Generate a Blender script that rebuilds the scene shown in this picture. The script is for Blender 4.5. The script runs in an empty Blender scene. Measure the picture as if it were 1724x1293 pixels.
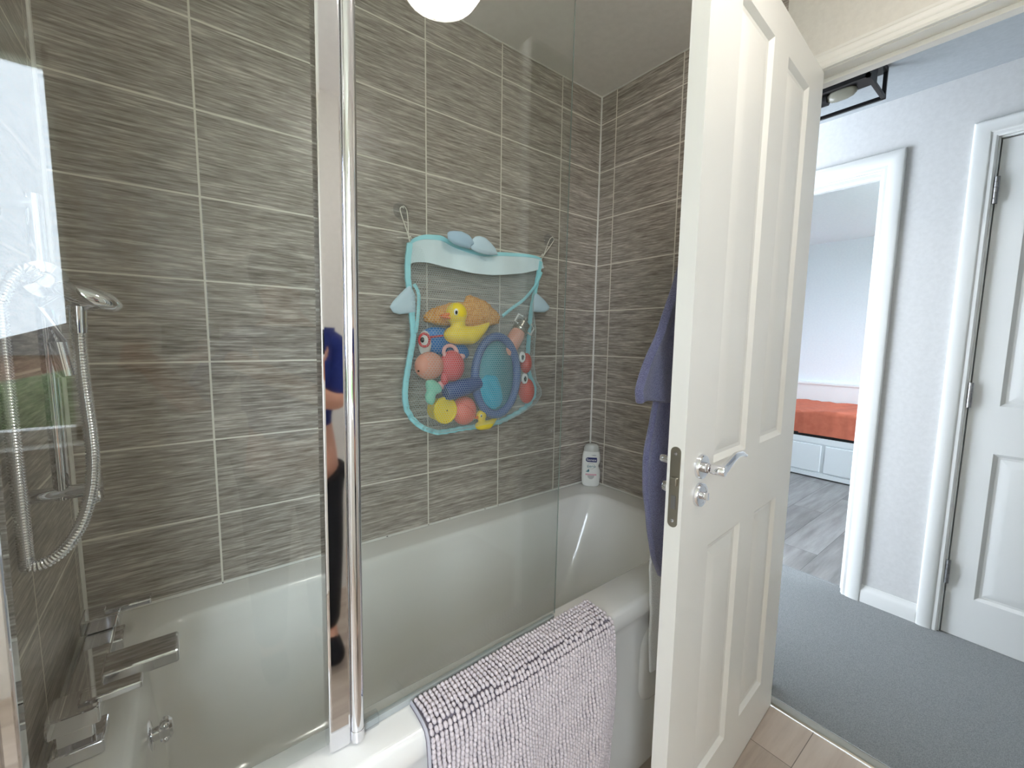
import bpy, math, random
import numpy as np
from mathutils import Vector, Matrix, noise
random.seed(7)
PI = math.pi
scene = bpy.context.scene
COL = scene.collection

# ------------------------------------------------------------------ camera, world, exposure
C0 = np.array([-1.493795, -1.308380, 1.205960])
AR = np.array([0.788992, -0.614238, 0.014279])     # camera right
AU = np.array([0.052437, 0.090475, 0.994517])      # camera up
AF = np.array([0.612162, 0.783917, -0.103593])     # viewing direction
FPX = 711.94
cam = bpy.data.cameras.new('camera')
cam.sensor_fit = 'HORIZONTAL'
cam.sensor_width = 36.0
cam.lens = FPX / 1724 * 36.0
cam.clip_start = 0.01
camo = bpy.data.objects.new('camera', cam)
COL.objects.link(camo)
camo.matrix_world = Matrix(((AR[0], AU[0], -AF[0], C0[0]), (AR[1], AU[1], -AF[1], C0[1]),
                            (AR[2], AU[2], -AF[2], C0[2]), (0, 0, 0, 1)))
scene.camera = camo
scene.view_settings.view_transform = 'Standard'
scene.view_settings.look = 'None'
scene.view_settings.exposure = 0.2
scene.view_settings.gamma = 1.0
scene.view_settings.use_curve_mapping = False

scene.cycles.max_bounces = 20
scene.cycles.diffuse_bounces = 10
scene.cycles.glossy_bounces = 6
scene.cycles.transparent_max_bounces = 32

SKY = 16.5
world = bpy.data.worlds.new('sky')
scene.world = world
world.use_nodes = True
bg = world.node_tree.nodes['Background']
bg.inputs[0].default_value = (0.80, 0.89, 1.0, 1)
bg.inputs[1].default_value = SKY


def portal(name, loc, rot, sx, sy):
    l = bpy.data.lights.new(name, 'AREA')
    l.shape = 'RECTANGLE'; l.size = sx; l.size_y = sy
    l.cycles.is_portal = True
    o = bpy.data.objects.new(name, l); COL.objects.link(o)
    o.location = loc; o.rotation_euler = rot


portal('window_portal', (-2.23, -2.28, 1.45), (PI / 2, 0, 0), 0.88, 1.22)     # bathroom window
portal('window_portal', (2.45, -2.22, 1.4), (PI / 2, 0, 0), 2.1, 1.3)              # bedroom window


def at(px, py, Y):
    """world point on the plane y=Y seen at photo pixel px,py"""
    d = AF + AR * (px - 862) / FPX + AU * (646.5 - py) / FPX
    return C0 + d * ((Y - C0[1]) / d[1])


# ------------------------------------------------------------------ materials
def lin(c):
    return tuple((v / 255 / 12.92) if v / 255 <= 0.04045 else ((v / 255 + 0.055) / 1.055) ** 2.4 for v in c) + (1,)


def pmat(name, rgb, rough=0.5, metal=0.0, **kw):
    m = bpy.data.materials.new(name); m.use_nodes = True
    b = m.node_tree.nodes['Principled BSDF']
    b.inputs['Base Color'].default_value = lin(rgb)
    b.inputs['Roughness'].default_value = rough
    b.inputs['Metallic'].default_value = metal
    for k, v in kw.items():
        b.inputs[k.replace('_', ' ')].default_value = v
    return m


class NT:
    def __init__(s, m): s.t = m.node_tree; s.b = m.node_tree.nodes['Principled BSDF']
    def n(s, typ, **kw):
        x = s.t.nodes.new(typ)
        for k, v in kw.items(): setattr(x, k, v)
        return x
    def l(s, a, b): s.t.links.new(a, b)
    def m(s, op, a, b=None, c=None):
        x = s.n('ShaderNodeMath', operation=op)
        for i, v in enumerate((a, b, c)):
            if v is None: continue
            if isinstance(v, (int, float)): x.inputs[i].default_value = v
            else: s.l(v, x.inputs[i])
        return x.outputs[0]
    def vec(s, a, b, c):
        x = s.n('ShaderNodeCombineXYZ')
        for i, v in enumerate((a, b, c)):
            if isinstance(v, (int, float)): x.inputs[i].default_value = v
            else: s.l(v, x.inputs[i])
        return x.outputs[0]
    def noise(s, v, scale=1, detail=2, rough=0.5):
        x = s.n('ShaderNodeTexNoise'); s.l(v, x.inputs['Vector'])
        x.inputs['Scale'].default_value = scale; x.inputs['Detail'].default_value = detail; x.inputs['Roughness'].default_value = rough
        return x.outputs[0]
    def ramp(s, f, stops):
        x = s.n('ShaderNodeValToRGB'); e = x.color_ramp.elements
        while len(e) < len(stops): e.new(0.5)
        for q, (p, c) in zip(e, stops): q.position = p; q.color = lin(c)
        s.l(f, x.inputs[0]); return x.outputs[0]
    def mix(s, f, a, b):
        x = s.n('ShaderNodeMix', data_type='RGBA')
        if isinstance(f, float): x.inputs[0].default_value = f
        else: s.l(f, x.inputs[0])
        for i, v in ((6, a), (7, b)):
            if isinstance(v, tuple): x.inputs[i].default_value = v
            else: s.l(v, x.inputs[i])
        return x.outputs[2]
    def bump(s, h, strength=0.3, dist=0.002):
        x = s.n('ShaderNodeBump'); x.inputs['Strength'].default_value = strength; x.inputs['Distance'].default_value = dist
        s.l(h, x.inputs['Height']); s.l(x.outputs[0], s.b.inputs['Normal'])


def objpos(t):
    tc = t.n('ShaderNodeTexCoord'); sp = t.n('ShaderNodeSeparateXYZ'); t.l(tc.outputs['Object'], sp.inputs[0])
    return tc.outputs['Object'], sp.outputs


TW, TH, ZT = 0.30095, 0.2, 2.34053


def tile_mat(name, axis, off):
    m = pmat(name, (130, 122, 110), 0.32); t = NT(m)
    _, p = objpos(t); u = p[axis]; z = p[2]
    a = t.m('DIVIDE', t.m('SUBTRACT', u, off), TW); b = t.m('DIVIDE', t.m('SUBTRACT', ZT, z), TH)
    ia, ib = t.m('FLOOR', a), t.m('FLOOR', b)
    fa, fb = t.m('SUBTRACT', a, ia), t.m('SUBTRACT', b, ib)
    ea = t.m('MULTIPLY', t.m('MINIMUM', fa, t.m('SUBTRACT', 1.0, fa)), TW)
    eb = t.m('MULTIPLY', t.m('MINIMUM', fb, t.m('SUBTRACT', 1.0, fb)), TH)
    d = t.m('MINIMUM', ea, eb)
    grout = t.m('LESS_THAN', d, 0.0022)
    h = t.m('SMOOTH_MIN', t.m('MULTIPLY', d, 250), 1.0, 0.2)
    rnd = t.m('ADD', t.m('MULTIPLY', ia, 7.31), t.m('MULTIPLY', ib, 3.77))
    n1 = t.noise(t.vec(t.m('ADD', t.m('MULTIPLY', u, 11.0), rnd), t.m('MULTIPLY', z, 175.0), rnd), 1, 3, 0.6)
    n2 = t.noise(t.vec(t.m('ADD', t.m('MULTIPLY', u, 26.0), rnd), t.m('MULTIPLY', z, 330.0), rnd), 1, 2, 0.6)
    n3 = t.noise(t.vec(t.m('ADD', t.m('MULTIPLY', u, 5.0), rnd), t.m('MULTIPLY', z, 60.0), rnd), 1, 2, 0.5)
    s = t.m('ADD', t.m('ADD', t.m('MULTIPLY', n1, 0.52), t.m('MULTIPLY', n2, 0.32)), t.m('MULTIPLY', n3, 0.16))
    c = t.ramp(s, [(0.37, (120, 111, 102)), (0.46, (152, 143, 134)), (0.53, (172, 163, 154)), (0.62, (207, 199, 190))])
    t.l(t.mix(grout, c, lin((232, 227, 216))), t.b.inputs['Base Color'])
    t.l(t.m('ADD', 0.3, t.m('MULTIPLY', grout, 0.5)), t.b.inputs['Roughness'])
    t.bump(h, 0.5, 0.001)
    return m


def noisy(name, c1, c2, scale, rough=0.8, bump=0.3, dist=0.002, detail=4, stretch=(1, 1, 1), **kw):
    m = pmat(name, c1, rough, **kw); t = NT(m)
    v, p = objpos(t)
    mp = t.n('ShaderNodeMapping'); mp.inputs['Scale'].default_value = stretch; t.l(v, mp.inputs[0])
    n = t.noise(mp.outputs[0], scale, detail, 0.6)
    t.l(t.ramp(n, [(0.35, c1), (0.65, c2)]), t.b.inputs['Base Color'])
    t.bump(n, bump, dist)
    return m


def plank_mat(name, c, ax_len, w=0.19, L=1.2):
    m = pmat(name, c[0], 0.45); t = NT(m)
    _, p = objpos(t); u = p[ax_len]; v = p[1 - ax_len]
    b = t.m('DIVIDE', v, w); ib = t.m('FLOOR', b); fb = t.m('SUBTRACT', b, ib)
    a = t.m('ADD', t.m('DIVIDE', u, L), t.m('MULTIPLY', ib, 0.37)); ia = t.m('FLOOR', a); fa = t.m('SUBTRACT', a, ia)
    rnd = t.m('ADD', t.m('MULTIPLY', ib, 5.13), t.m('MULTIPLY', ia, 9.7))
    wn = t.n('ShaderNodeTexWhiteNoise', noise_dimensions='1D'); t.l(rnd, wn.inputs['W'])
    n = t.noise(t.vec(t.m('MULTIPLY', u, 2.2), t.m('ADD', t.m('MULTIPLY', v, 22.0), rnd), rnd), 1, 4, 0.6)
    f = t.m('ADD', t.m('MULTIPLY', n, 0.75), t.m('MULTIPLY', wn.outputs[0], 0.25))
    col = t.ramp(f, [(0.3, c[0]), (0.5, c[1]), (0.7, c[2])])
    g = t.m('MINIMUM', t.m('MULTIPLY', t.m('MINIMUM', fb, t.m('SUBTRACT', 1.0, fb)), w), t.m('MULTIPLY', t.m('MINIMUM', fa, t.m('SUBTRACT', 1.0, fa)), L))
    gl = t.m('LESS_THAN', g, 0.0011)
    t.l(t.mix(gl, col, lin(tuple(int(x * 0.72) for x in c[0]))), t.b.inputs['Base Color'])
    return m


def thin_glass(name, tint, ior=1.45, rough=0.0):
    m = bpy.data.materials.new(name); m.use_nodes = True; nt = m.node_tree; nt.nodes.clear()
    o = nt.nodes.new('ShaderNodeOutputMaterial'); mx = nt.nodes.new('ShaderNodeMixShader')
    tr = nt.nodes.new('ShaderNodeBsdfTransparent'); tr.inputs[0].default_value = tint + (1,)
    gl = nt.nodes.new('ShaderNodeBsdfGlossy'); gl.inputs['Roughness'].default_value = rough
    fr = nt.nodes.new('ShaderNodeFresnel'); g = nt.nodes.new('ShaderNodeNewGeometry')
    mm = nt.nodes.new('ShaderNodeMath'); mm.operation = 'MULTIPLY_ADD'
    mm.inputs[1].default_value = (1 / ior - ior); mm.inputs[2].default_value = ior
    L = nt.links.new
    L(g.outputs['Backfacing'], mm.inputs[0]); L(mm.outputs[0], fr.inputs[0])
    L(fr.outputs[0], mx.inputs[0]); L(tr.outputs[0], mx.inputs[1]); L(gl.outputs[0], mx.inputs[2]); L(mx.outputs[0], o.inputs[0])
    return m


M = dict(
    tile_back=tile_mat('streaked_tile_back', 0, -0.2359),
    tile_right=tile_mat('streaked_tile_right', 1, -0.083),
    tile_left=tile_mat('streaked_tile_left', 1, -0.035),
    paint=noisy('white_wall_paint', (226, 222, 214), (232, 228, 220), 60, 0.7, 0.08, 0.001),
    ceil=noisy('ceiling_paint', (238, 234, 231), (243, 239, 236), 40, 0.85, 0.08, 0.001),
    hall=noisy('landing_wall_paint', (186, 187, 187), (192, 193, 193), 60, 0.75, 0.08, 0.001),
    hallceil=noisy('shaded_landing_ceiling', (160, 165, 168), (166, 171, 174), 60, 0.85, 0.08, 0.001),  # landing ceiling greyed; its lack of direct light is put into the colour
    bedwall=noisy('bedroom_wall_paint', (236, 240, 246), (240, 244, 249), 60, 0.75, 0.08, 0.001),
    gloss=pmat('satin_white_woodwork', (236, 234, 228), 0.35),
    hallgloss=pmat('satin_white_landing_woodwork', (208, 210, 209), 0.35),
    acrylic=pmat('white_acrylic', (232, 230, 226), 0.12, Coat_Weight=0.3),
    silicone=noisy('white_silicone', (232, 230, 224), (222, 220, 214), 30, 0.4, 0.05),
    chrome=pmat('polished_chrome', (232, 232, 236), 0.04, 1.0),
    satin=pmat('brushed_nickel', (165, 160, 148), 0.28, 1.0),
    steel=pmat('steel_hinge', (160, 160, 162), 0.3, 1.0),
    glass=thin_glass('clear_screen_glass', (0.94, 0.955, 0.943)),
    wglass=thin_glass('clear_window_glass', (0.97, 0.98, 0.98)),
    clearpl=thin_glass('clear_plastic', (0.93, 0.94, 0.95), 1.45, 0.05),
    seal=pmat('frosted_seal', (168, 172, 170), 0.3),
    bathfloor=plank_mat('pale_oak_laminate', [(170, 154, 140), (194, 178, 164), (208, 194, 181)], 0),
    bedfloor=plank_mat('grey_oak_laminate', [(104, 103, 102), (130, 128, 127), (152, 151, 150)], 0),
    carpet=noisy('grey_carpet', (114, 117, 119), (146, 148, 149), 420, 1.0, 0.5, 0.002, 3),
    black=pmat('matt_black_metal', (22, 22, 24), 0.45, 0.3),
    darkslot=pmat('dark_gap', (14, 14, 16), 0.8),
    blue_cloth=pmat('pale_blue_cloth', (196, 232, 246), 0.75),
    band_cloth=pmat('pale_aqua_cloth', (228, 246, 252), 0.7),
    tail_cloth=pmat('dusty_blue_cloth', (184, 214, 236), 0.7),
    fin_cloth=pmat('ice_blue_cloth', (208, 232, 246), 0.7),
    tape=pmat('turquoise_binding', (168, 238, 248), 0.55),
    net=pmat('pale_grey_blue_net', (212, 226, 228), 0.6),
    cord=pmat('white_cord', (236, 232, 222), 0.7),
    yellow=pmat('yellow_vinyl', (255, 224, 44), 0.4),
    orange=pmat('orange_vinyl', (250, 136, 60), 0.4),
    white=pmat('white_plastic', (240, 240, 238), 0.35),
    pupil=pmat('black_plastic', (15, 18, 24), 0.25),
    blue=pmat('bright_blue_plastic', (38, 128, 205), 0.4),
    navy=pmat('navy_blue_plastic', (36, 72, 138), 0.4),
    ring=pmat('slate_blue_plastic', (74, 104, 160), 0.4),
    red=pmat('red_vinyl', (222, 86, 92), 0.4),
    redrim=pmat('red_print', (214, 60, 62), 0.4),
    peach=pmat('peach_vinyl', (226, 160, 140), 0.4),
    pink=pmat('pink_vinyl', (240, 182, 182), 0.4),
    mint=pmat('mint_green_vinyl', (150, 226, 200), 0.45),
    coral=pmat('coral_vinyl', (240, 122, 104), 0.4),
    crab=pmat('red_orange_vinyl', (226, 84, 66), 0.4),
    teal=pmat('turquoise_netting', (20, 176, 210), 0.6),
    sheet=noisy('orange_sheet', (196, 104, 78), (206, 114, 88), 20, 0.8, 0.1),
    bed=pmat('white_bed_laminate', (236, 240, 242), 0.4),
    bottle=pmat('white_bottle_plastic', (236, 236, 232), 0.3),
    label_navy=pmat('navy_label', (18, 30, 96), 0.4),
    label_teal=pmat('teal_print', (70, 130, 140), 0.5),
    label_pink=pmat('pink_print', (222, 170, 182), 0.5),
    label_grey=pmat('grey_print', (190, 190, 186), 0.5),
    label_dark=pmat('dark_print', (70, 78, 92), 0.5),
    cap=pmat('translucent_cap', (196, 196, 190), 0.25),
    blind=pmat('grey_blind', (120, 124, 130), 0.6),
    skin=pmat('skin', (214, 158, 132), 0.5, Subsurface_Weight=0.05),
    shirt=noisy('navy_blue_jersey', (24, 38, 104), (32, 48, 120), 90, 0.9, 0.2),
    trousers=noisy('black_denim', (14, 15, 20), (22, 23, 28), 90, 0.9, 0.2),
    hair=noisy('brown_hair', (48, 34, 26), (78, 58, 44), 60, 0.6, 0.6, 0.004),
    grass=noisy('lawn_grass', (112, 124, 96), (146, 152, 132), 3, 1.0, 0.3),
    hedge=noisy('hedge_leaves', (44, 66, 36), (90, 112, 66), 6, 1.0, 0.6, 0.05),
    brick=noisy('red_brown_brick', (120, 84, 66), (150, 108, 88), 8, 0.9, 0.2),
    roof=noisy('slate_roof', (84, 80, 80), (110, 104, 102), 6, 0.8, 0.2),
)


def towel_mat(name, c1, c2):
    m = noisy(name, c1, c2, 420, 1.0, 0.9, 0.004, 3)
    m.node_tree.nodes['Principled BSDF'].inputs['Sheen Weight'].default_value = 0.4
    return m


M['towel'] = towel_mat('lavender_blue_terry', (84, 84, 118), (118, 118, 152))
M['towel_w'] = towel_mat('white_terry', (225, 225, 225), (240, 240, 240))
M['chenille'] = noisy('grey_lilac_chenille', (196, 186, 190), (216, 207, 210), 160, 0.95, 0.5, 0.002)
M['hem'] = pmat('grey_lilac_hem', (178, 176, 186), 0.8)
M['matback'] = pmat('shaded_lilac_backing', (120, 114, 124), 0.95)  # backing darkened, so the shade between tufts is put into its colour
M['sponge'] = noisy('orange_sponge', (226, 150, 62), (252, 196, 112), 110, 0.95, 1.0, 0.006)
lm = bpy.data.materials.new('glowing_opal'); lm.use_nodes = True
_b = lm.node_tree.nodes['Principled BSDF']; _b.inputs['Base Color'].default_value = (1, 1, 1, 1)
_b.inputs['Emission Color'].default_value = (1, 0.95, 0.90, 1); _b.inputs['Emission Strength'].default_value = 32
M['glow'] = lm


# ------------------------------------------------------------------ mesh builder
class MB:
    def __init__(s): s.v = []; s.f = []; s.mi = []; s.cur = 0
    def add(s, vs, fs):
        b = len(s.v); s.v += [tuple(float(c) for c in q) for q in vs]
        s.f += [tuple(b + i for i in q) for q in fs]; s.mi += [s.cur] * len(fs); return s
    def box(s, x0, x1, y0, y1, z0, z1):
        x0, x1 = sorted((x0, x1)); y0, y1 = sorted((y0, y1)); z0, z1 = sorted((z0, z1))
        return s.add([(x0, y0, z0), (x1, y0, z0), (x1, y1, z0), (x0, y1, z0), (x0, y0, z1), (x1, y0, z1), (x1, y1, z1), (x0, y1, z1)],
                     [(0, 3, 2, 1), (4, 5, 6, 7), (0, 1, 5, 4), (1, 2, 6, 5), (2, 3, 7, 6), (3, 0, 4, 7)])
    def loft(s, rings, closed=True, caps=True):
        n = len(rings[0]); vs = [p for r in rings for p in r]; fs = []
        for i in range(len(rings) - 1):
            for j in range(n if closed else n - 1):
                k = (j + 1) % n; fs.append((i * n + j, i * n + k, (i + 1) * n + k, (i + 1) * n + j))
        if caps and closed:
            fs.append(tuple(range(n))[::-1]); fs.append(tuple((len(rings) - 1) * n + j for j in range(n)))
        return s.add(vs, fs)
    def tube(s, path, rad, seg=12, up=(0, 0, 1), caps=True):
        path = [Vector(p) for p in path]; rings = []
        for i, p in enumerate(path):
            t = (path[min(i + 1, len(path) - 1)] - path[max(i - 1, 0)]).normalized()
            u = Vector(up); u = u - t * u.dot(t)
            if u.length < 1e-3: u = Vector((1, 0, 0)) - t * t.x
            if u.length < 1e-3: u = Vector((0, 1, 0))
            u.normalize(); w = t.cross(u)
            r = rad[i] if isinstance(rad, (list, tuple)) else rad
            ra, rb = r if isinstance(r, (list, tuple)) else (r, r)
            rings.append([p + w * (ra * math.cos(2 * PI * k / seg)) + u * (rb * math.sin(2 * PI * k / seg)) for k in range(seg)])
        return s.loft(rings, True, caps)
    def lathe(s, prof, o=(0, 0, 0), ax=(0, 0, 1), seg=32):
        ax = Vector(ax).normalized(); a = ax.orthogonal().normalized(); b = ax.cross(a); o = Vector(o)
        rings = [[o + ax * h + a * (r * math.cos(2 * PI * k / seg)) + b * (r * math.sin(2 * PI * k / seg)) for k in range(seg)] for r, h in prof]
        return s.loft(rings, True, True)
    def ell(s, c, r, seg=24, rings=14, rot=None):
        c = Vector(c); out = []
        for i in range(rings + 1):
            th = PI * i / rings; q = max(math.sin(th), 1e-3)
            rr = []
            for k in range(seg):
                v = Vector((r[0] * q * math.cos(2 * PI * k / seg), r[1] * q * math.sin(2 * PI * k / seg), -r[2] * math.cos(th)))
                if rot: v = rot @ v
                rr.append(c + v)
            out.append(rr)
        return s.loft(out, True, True)
    def torus(s, c, R, r, ax=(0, 1, 0), sx=1.0, seg=40, m=10, rot=None):
        ax = Vector(ax).normalized(); c = Vector(c); a = Vector((0, 0, 1)); a = (a - ax * a.dot(ax))
        a = a.normalized() if a.length > 1e-3 else Vector((1, 0, 0)); b = ax.cross(a); rings = []
        for i in range(seg):
            t = 2 * PI * i / seg; d = a * math.cos(t) + b * (math.sin(t) * sx); dn = d.normalized()
            ring = [c + d * R + dn * (r * math.cos(2 * PI * k / m)) + ax * (r * math.sin(2 * PI * k / m)) for k in range(m)]
            rings.append(ring)
        rings.append(rings[0])
        return s.loft(rings, True, False)
    def build(s, name, mats, parent=None, smooth=True, angle=40, kind=None, world=True, weld=False):
        me = bpy.data.meshes.new(name); me.from_pydata(s.v, [], s.f); me.update()
        ms = mats if isinstance(mats, (list, tuple)) else [mats]
        for m in ms: me.materials.append(m)
        if len(ms) > 1: me.polygons.foreach_set('material_index', s.mi)
        import bmesh
        bm = bmesh.new(); bm.from_mesh(me)
        if weld: bmesh.ops.remove_doubles(bm, verts=bm.verts, dist=.0001)
        bmesh.ops.recalc_face_normals(bm, faces=bm.faces); bm.to_mesh(me); bm.free()
        if smooth:
            me.shade_smooth(); me.set_sharp_from_angle(angle=math.radians(angle))
        o = bpy.data.objects.new(name, me); COL.objects.link(o)
        if parent is not None:
            o.parent = parent
            if world: o.matrix_parent_inverse = parent.matrix_world.inverted() if parent.parent is None else (parent.parent.matrix_world @ parent.matrix_parent_inverse @ parent.matrix_basis).inverted()
        if kind: o['kind'] = kind
        return o


def base(o):
    """local transform of freshly made objects is known immediately"""
    return o.matrix_basis


def empty(name, loc=(0, 0, 0), rz=0.0, label=None, cat=None, group=None, kind=None):
    o = bpy.data.objects.new(name, None); COL.objects.link(o); o.empty_display_size = 0.05
    o.location = loc; o.rotation_euler = (0, 0, rz)
    o.matrix_world = Matrix.Translation(loc) @ Matrix.Rotation(rz, 4, 'Z')
    tag(o, label, cat, group, kind); return o


def tag(o, label=None, cat=None, group=None, kind=None):
    if label: o['label'] = label
    if cat: o['category'] = cat
    if group: o['group'] = group
    if kind: o['kind'] = kind
    return o


def bevel(o, w=0.003, seg=2):
    md = o.modifiers.new('bevel', 'BEVEL'); md.width = w; md.segments = seg; md.limit_method = 'ANGLE'
    md.harden_normals = False; return o


def struct(name, mb, m, label=None, bev=None, **kw):
    o = mb.build(name, m, **kw); tag(o, label, None, None, 'structure')
    if bev: bevel(o, bev)
    return o


# ------------------------------------------------------------------ the setting
CZ = 2.256
YF = -2.05          # opposite wall of the bathroom
b = MB(); b.box(-1.95, 0.05, 0.0, 0.12, -0.02, CZ + .05); struct('wall_back', b, M['tile_back'], 'long wall of grey-brown streaked tiles behind the bath', smooth=False)

b = MB()            # tap end wall, and the room widening beyond the bath
b.box(-2.95, -1.70, -0.70, 0.0, -0.02, CZ + .05); b.cur = 1; b.box(-2.95, -2.75, YF, -0.70, -0.02, CZ + .05); b.box(-2.75, -1.70, -0.70, -0.701, 0, CZ)
struct('wall_left', b, [M['tile_left'], M['paint']], 'tiled wall at the tap end of the bath', smooth=False)
wx0, wx1, wz0, wz1 = -2.68, -1.78, 0.82, 2.15

JY0, JY1, JZ = -0.791, -1.525, 1.984     # doorway in the right wall
b = MB(); b.box(0, 0.10, 0.0, -0.72, -0.02, CZ + .05); b.cur = 1
b.box(0, 0.10, -0.72, JY0 + .028, -0.02, CZ + .05); b.box(0, 0.10, JY1 - .028, -2.9, -0.02, CZ + .05); b.box(0, 0.10, JY0 + .028, JY1 - .028, JZ + .028, CZ + .05)
struct('wall_right', b, [M['tile_right'], M['paint']], 'wall at the foot of the bath, tiled, then white above the doorway', smooth=False)
b = MB(); b.box(-2.95, wx0, YF, YF - .2, -0.02, CZ + .05); b.box(wx1, 0, YF, YF - .2, -0.02, CZ + .05); b.box(wx0, wx1, YF, YF - .2, -0.02, wz0); b.box(wx0, wx1, YF, YF - .2, wz1, CZ + .05)
struct('wall_front', b, M['paint'], 'white wall with the window behind the photographer', smooth=False)
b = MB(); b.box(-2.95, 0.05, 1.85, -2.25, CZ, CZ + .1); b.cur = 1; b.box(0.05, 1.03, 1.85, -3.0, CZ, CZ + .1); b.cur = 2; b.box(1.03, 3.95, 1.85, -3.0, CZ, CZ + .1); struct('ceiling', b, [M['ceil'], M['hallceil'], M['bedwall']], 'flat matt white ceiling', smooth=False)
b = MB(); b.box(-2.75, 0.0, 0, YF, -0.08, 0.0); struct('floor', b, M['bathfloor'], 'pale oak laminate bathroom floor', smooth=False)
b = MB(); b.box(0.045, 1.03, 1.75, -2.9, -0.08, 0.004); struct('floor', b, M['carpet'], 'grey carpet on the landing', smooth=False)
b = MB(); b.box(1.03, 3.9, 1.75, -2.2, -0.08, 0.0); struct('floor', b, M['bedfloor'], 'grey laminate bedroom floor', smooth=False)
b = MB(); b.tube([(0.022, JY0 - .0, 0.003), (0.022, JY1, 0.003)], [(0.021, 0.006)] * 2, 12); struct('trim_1', b, M['satin'], 'metal threshold strip between laminate and carpet')
b = MB(); b.box(1.03, 1.045, -0.04, -0.765, 0, 0.006); struct('trim_2', b, M['carpet'], 'thin strip where carpet meets bedroom floor', smooth=False)

# white sealant lines at the wall corners and along the bath
b = MB(); b.tube([(-0.001, -0.001, 0.55), (-0.001, -0.001, CZ)], 0.0045, 8); b.tube([(-1.699, -0.001, 0.55), (-1.699, -0.001, CZ)], 0.0055, 8)
struct('trim_3', b, M['silicone'], 'white sealant in the tiled corners')
b = MB(); b.tube([(-1.70, -0.001, 0.552), (0, -0.001, 0.552)], 0.0045, 8); b.tube([(-0.001, 0, 0.552), (-0.001, -0.70, 0.552)], 0.0045, 8); b.tube([(-1.699, 0, 0.552), (-1.699, -0.70, 0.552)], 0.0045, 8)
so = struct('trim_4', b, M['silicone'], 'white sealant along the bath rim')
b = MB()
for x in (-0.537, -0.84, -0.99, -0.755, -1.14, -0.60, -1.44): b.ell((x, -0.0055, 0.5545), (0.0016 + 0.0025 * random.random(), 0.0012, 0.0014), 8, 6)
mo = b.build('mildew_spots', M['pupil'], so)
b = MB(); b.tube([(0, -0.001, CZ - .001), (-1.7, -0.001, CZ - .001)], 0.0025, 6); b.tube([(-0.001, 0, CZ - .001), (-0.001, -0.72, CZ - .001)], 0.0025, 6)
struct('trim_5', b, M['silicone'], 'thin sealant line under the ceiling')

# doorway lining of the bathroom (jambs, head, stop) and architrave
def lining(name, x0, x1, ya, yb, zt, mat, stop_x, label):
    t = 0.028; s = 1 if ya > yb else -1; b = MB()
    b.box(x0, x1, ya + s * t, ya, 0, zt + t); b.box(x0, x1, yb - s * t, yb, 0, zt + t); b.box(x0, x1, ya, yb, zt, zt + t)
    q = 0.013
    b.box(stop_x, stop_x + .030, ya, ya - s * q, 0, zt); b.box(stop_x, stop_x + .030, yb, yb + s * q, 0, zt); b.box(stop_x, stop_x + .030, ya - s * q, yb + s * q, zt - q, zt)
    return struct(name, b, mat, label, 0.0015, smooth=False)


lining('trim_6', 0.0, 0.10, JY0, JY1, JZ, M['gloss'], 0.042, 'white lining of the bathroom doorway')


def architrave(name, x, nx, ya, yb, zt, mat, label, w=0.068, r=0.006, parts=(1, 1)):
    """ogee frame round an opening on the plane x, standing out along nx"""
    prof = [(0, 0.0), (0, 0.010), (0.006, 0.013), (0.016, 0.013), (0.022, 0.017), (0.040, 0.020), (w - .012, 0.020), (w - .004, 0.017), (w, 0.012), (w, 0.0)]
    s = 1 if ya > yb else -1; b = MB(); rings = []
    pts = [(ya, 0, 1, 0), (ya, zt, 1, 1), (yb, zt, -1, 1), (yb, 0, -1, 0)]
    for (y, z, sy, sz) in pts:
        rings.append([(x + nx * h, y + s * sy * (d + r), z + sz * (d + r)) for d, h in prof])
    b.loft(rings, True, True)
    return struct(name, b, mat, label, angle=25)


architrave('trim_7', 0.0, -1, JY0, JY1, JZ, M['gloss'], 'white architrave over the bathroom doorway', 0.044, 0.003)
architrave('trim_8', 0.10, 1, JY0, JY1, JZ, M['hallgloss'], 'architrave of the bathroom doorway on the landing side')

# landing: opposite wall with the bedroom doorway and a second door
HX = 0.98
BY0, BY1, BZ = -0.04, -0.765, 1.962
D2A, D2B, D2Z = -1.109, -1.802, 1.988
b = MB()
b.box(HX, HX + .1, 1.75, BY0 + .028, -0.02, CZ + .05); b.box(HX, HX + .1, BY1 - .028, D2A + .028, -0.02, CZ + .05); b.box(HX, HX + .1, D2B - .028, -2.9, -0.02, CZ + .05)
b.box(HX, HX + .1, BY0 + .028, BY1 - .028, BZ + .028, CZ + .05); b.box(HX, HX + .1, D2A + .028, D2B - .028, D2Z + .028, CZ + .05)
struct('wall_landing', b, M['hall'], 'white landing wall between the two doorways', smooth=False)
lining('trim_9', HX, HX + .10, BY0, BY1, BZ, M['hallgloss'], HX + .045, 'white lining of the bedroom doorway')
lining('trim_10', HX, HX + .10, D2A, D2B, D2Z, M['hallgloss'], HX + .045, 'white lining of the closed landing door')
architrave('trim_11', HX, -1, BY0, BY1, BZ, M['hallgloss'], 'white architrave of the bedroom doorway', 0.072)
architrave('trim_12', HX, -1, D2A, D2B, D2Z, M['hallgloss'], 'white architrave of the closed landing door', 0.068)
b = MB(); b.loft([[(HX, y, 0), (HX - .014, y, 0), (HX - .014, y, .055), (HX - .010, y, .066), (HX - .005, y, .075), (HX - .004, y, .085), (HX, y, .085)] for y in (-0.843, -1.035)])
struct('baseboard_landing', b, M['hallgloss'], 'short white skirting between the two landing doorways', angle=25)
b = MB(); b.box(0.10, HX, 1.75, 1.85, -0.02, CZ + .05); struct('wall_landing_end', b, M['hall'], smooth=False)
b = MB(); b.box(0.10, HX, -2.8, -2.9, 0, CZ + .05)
struct('wall_landing_near_end', b, M['hall'], smooth=False)

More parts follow.
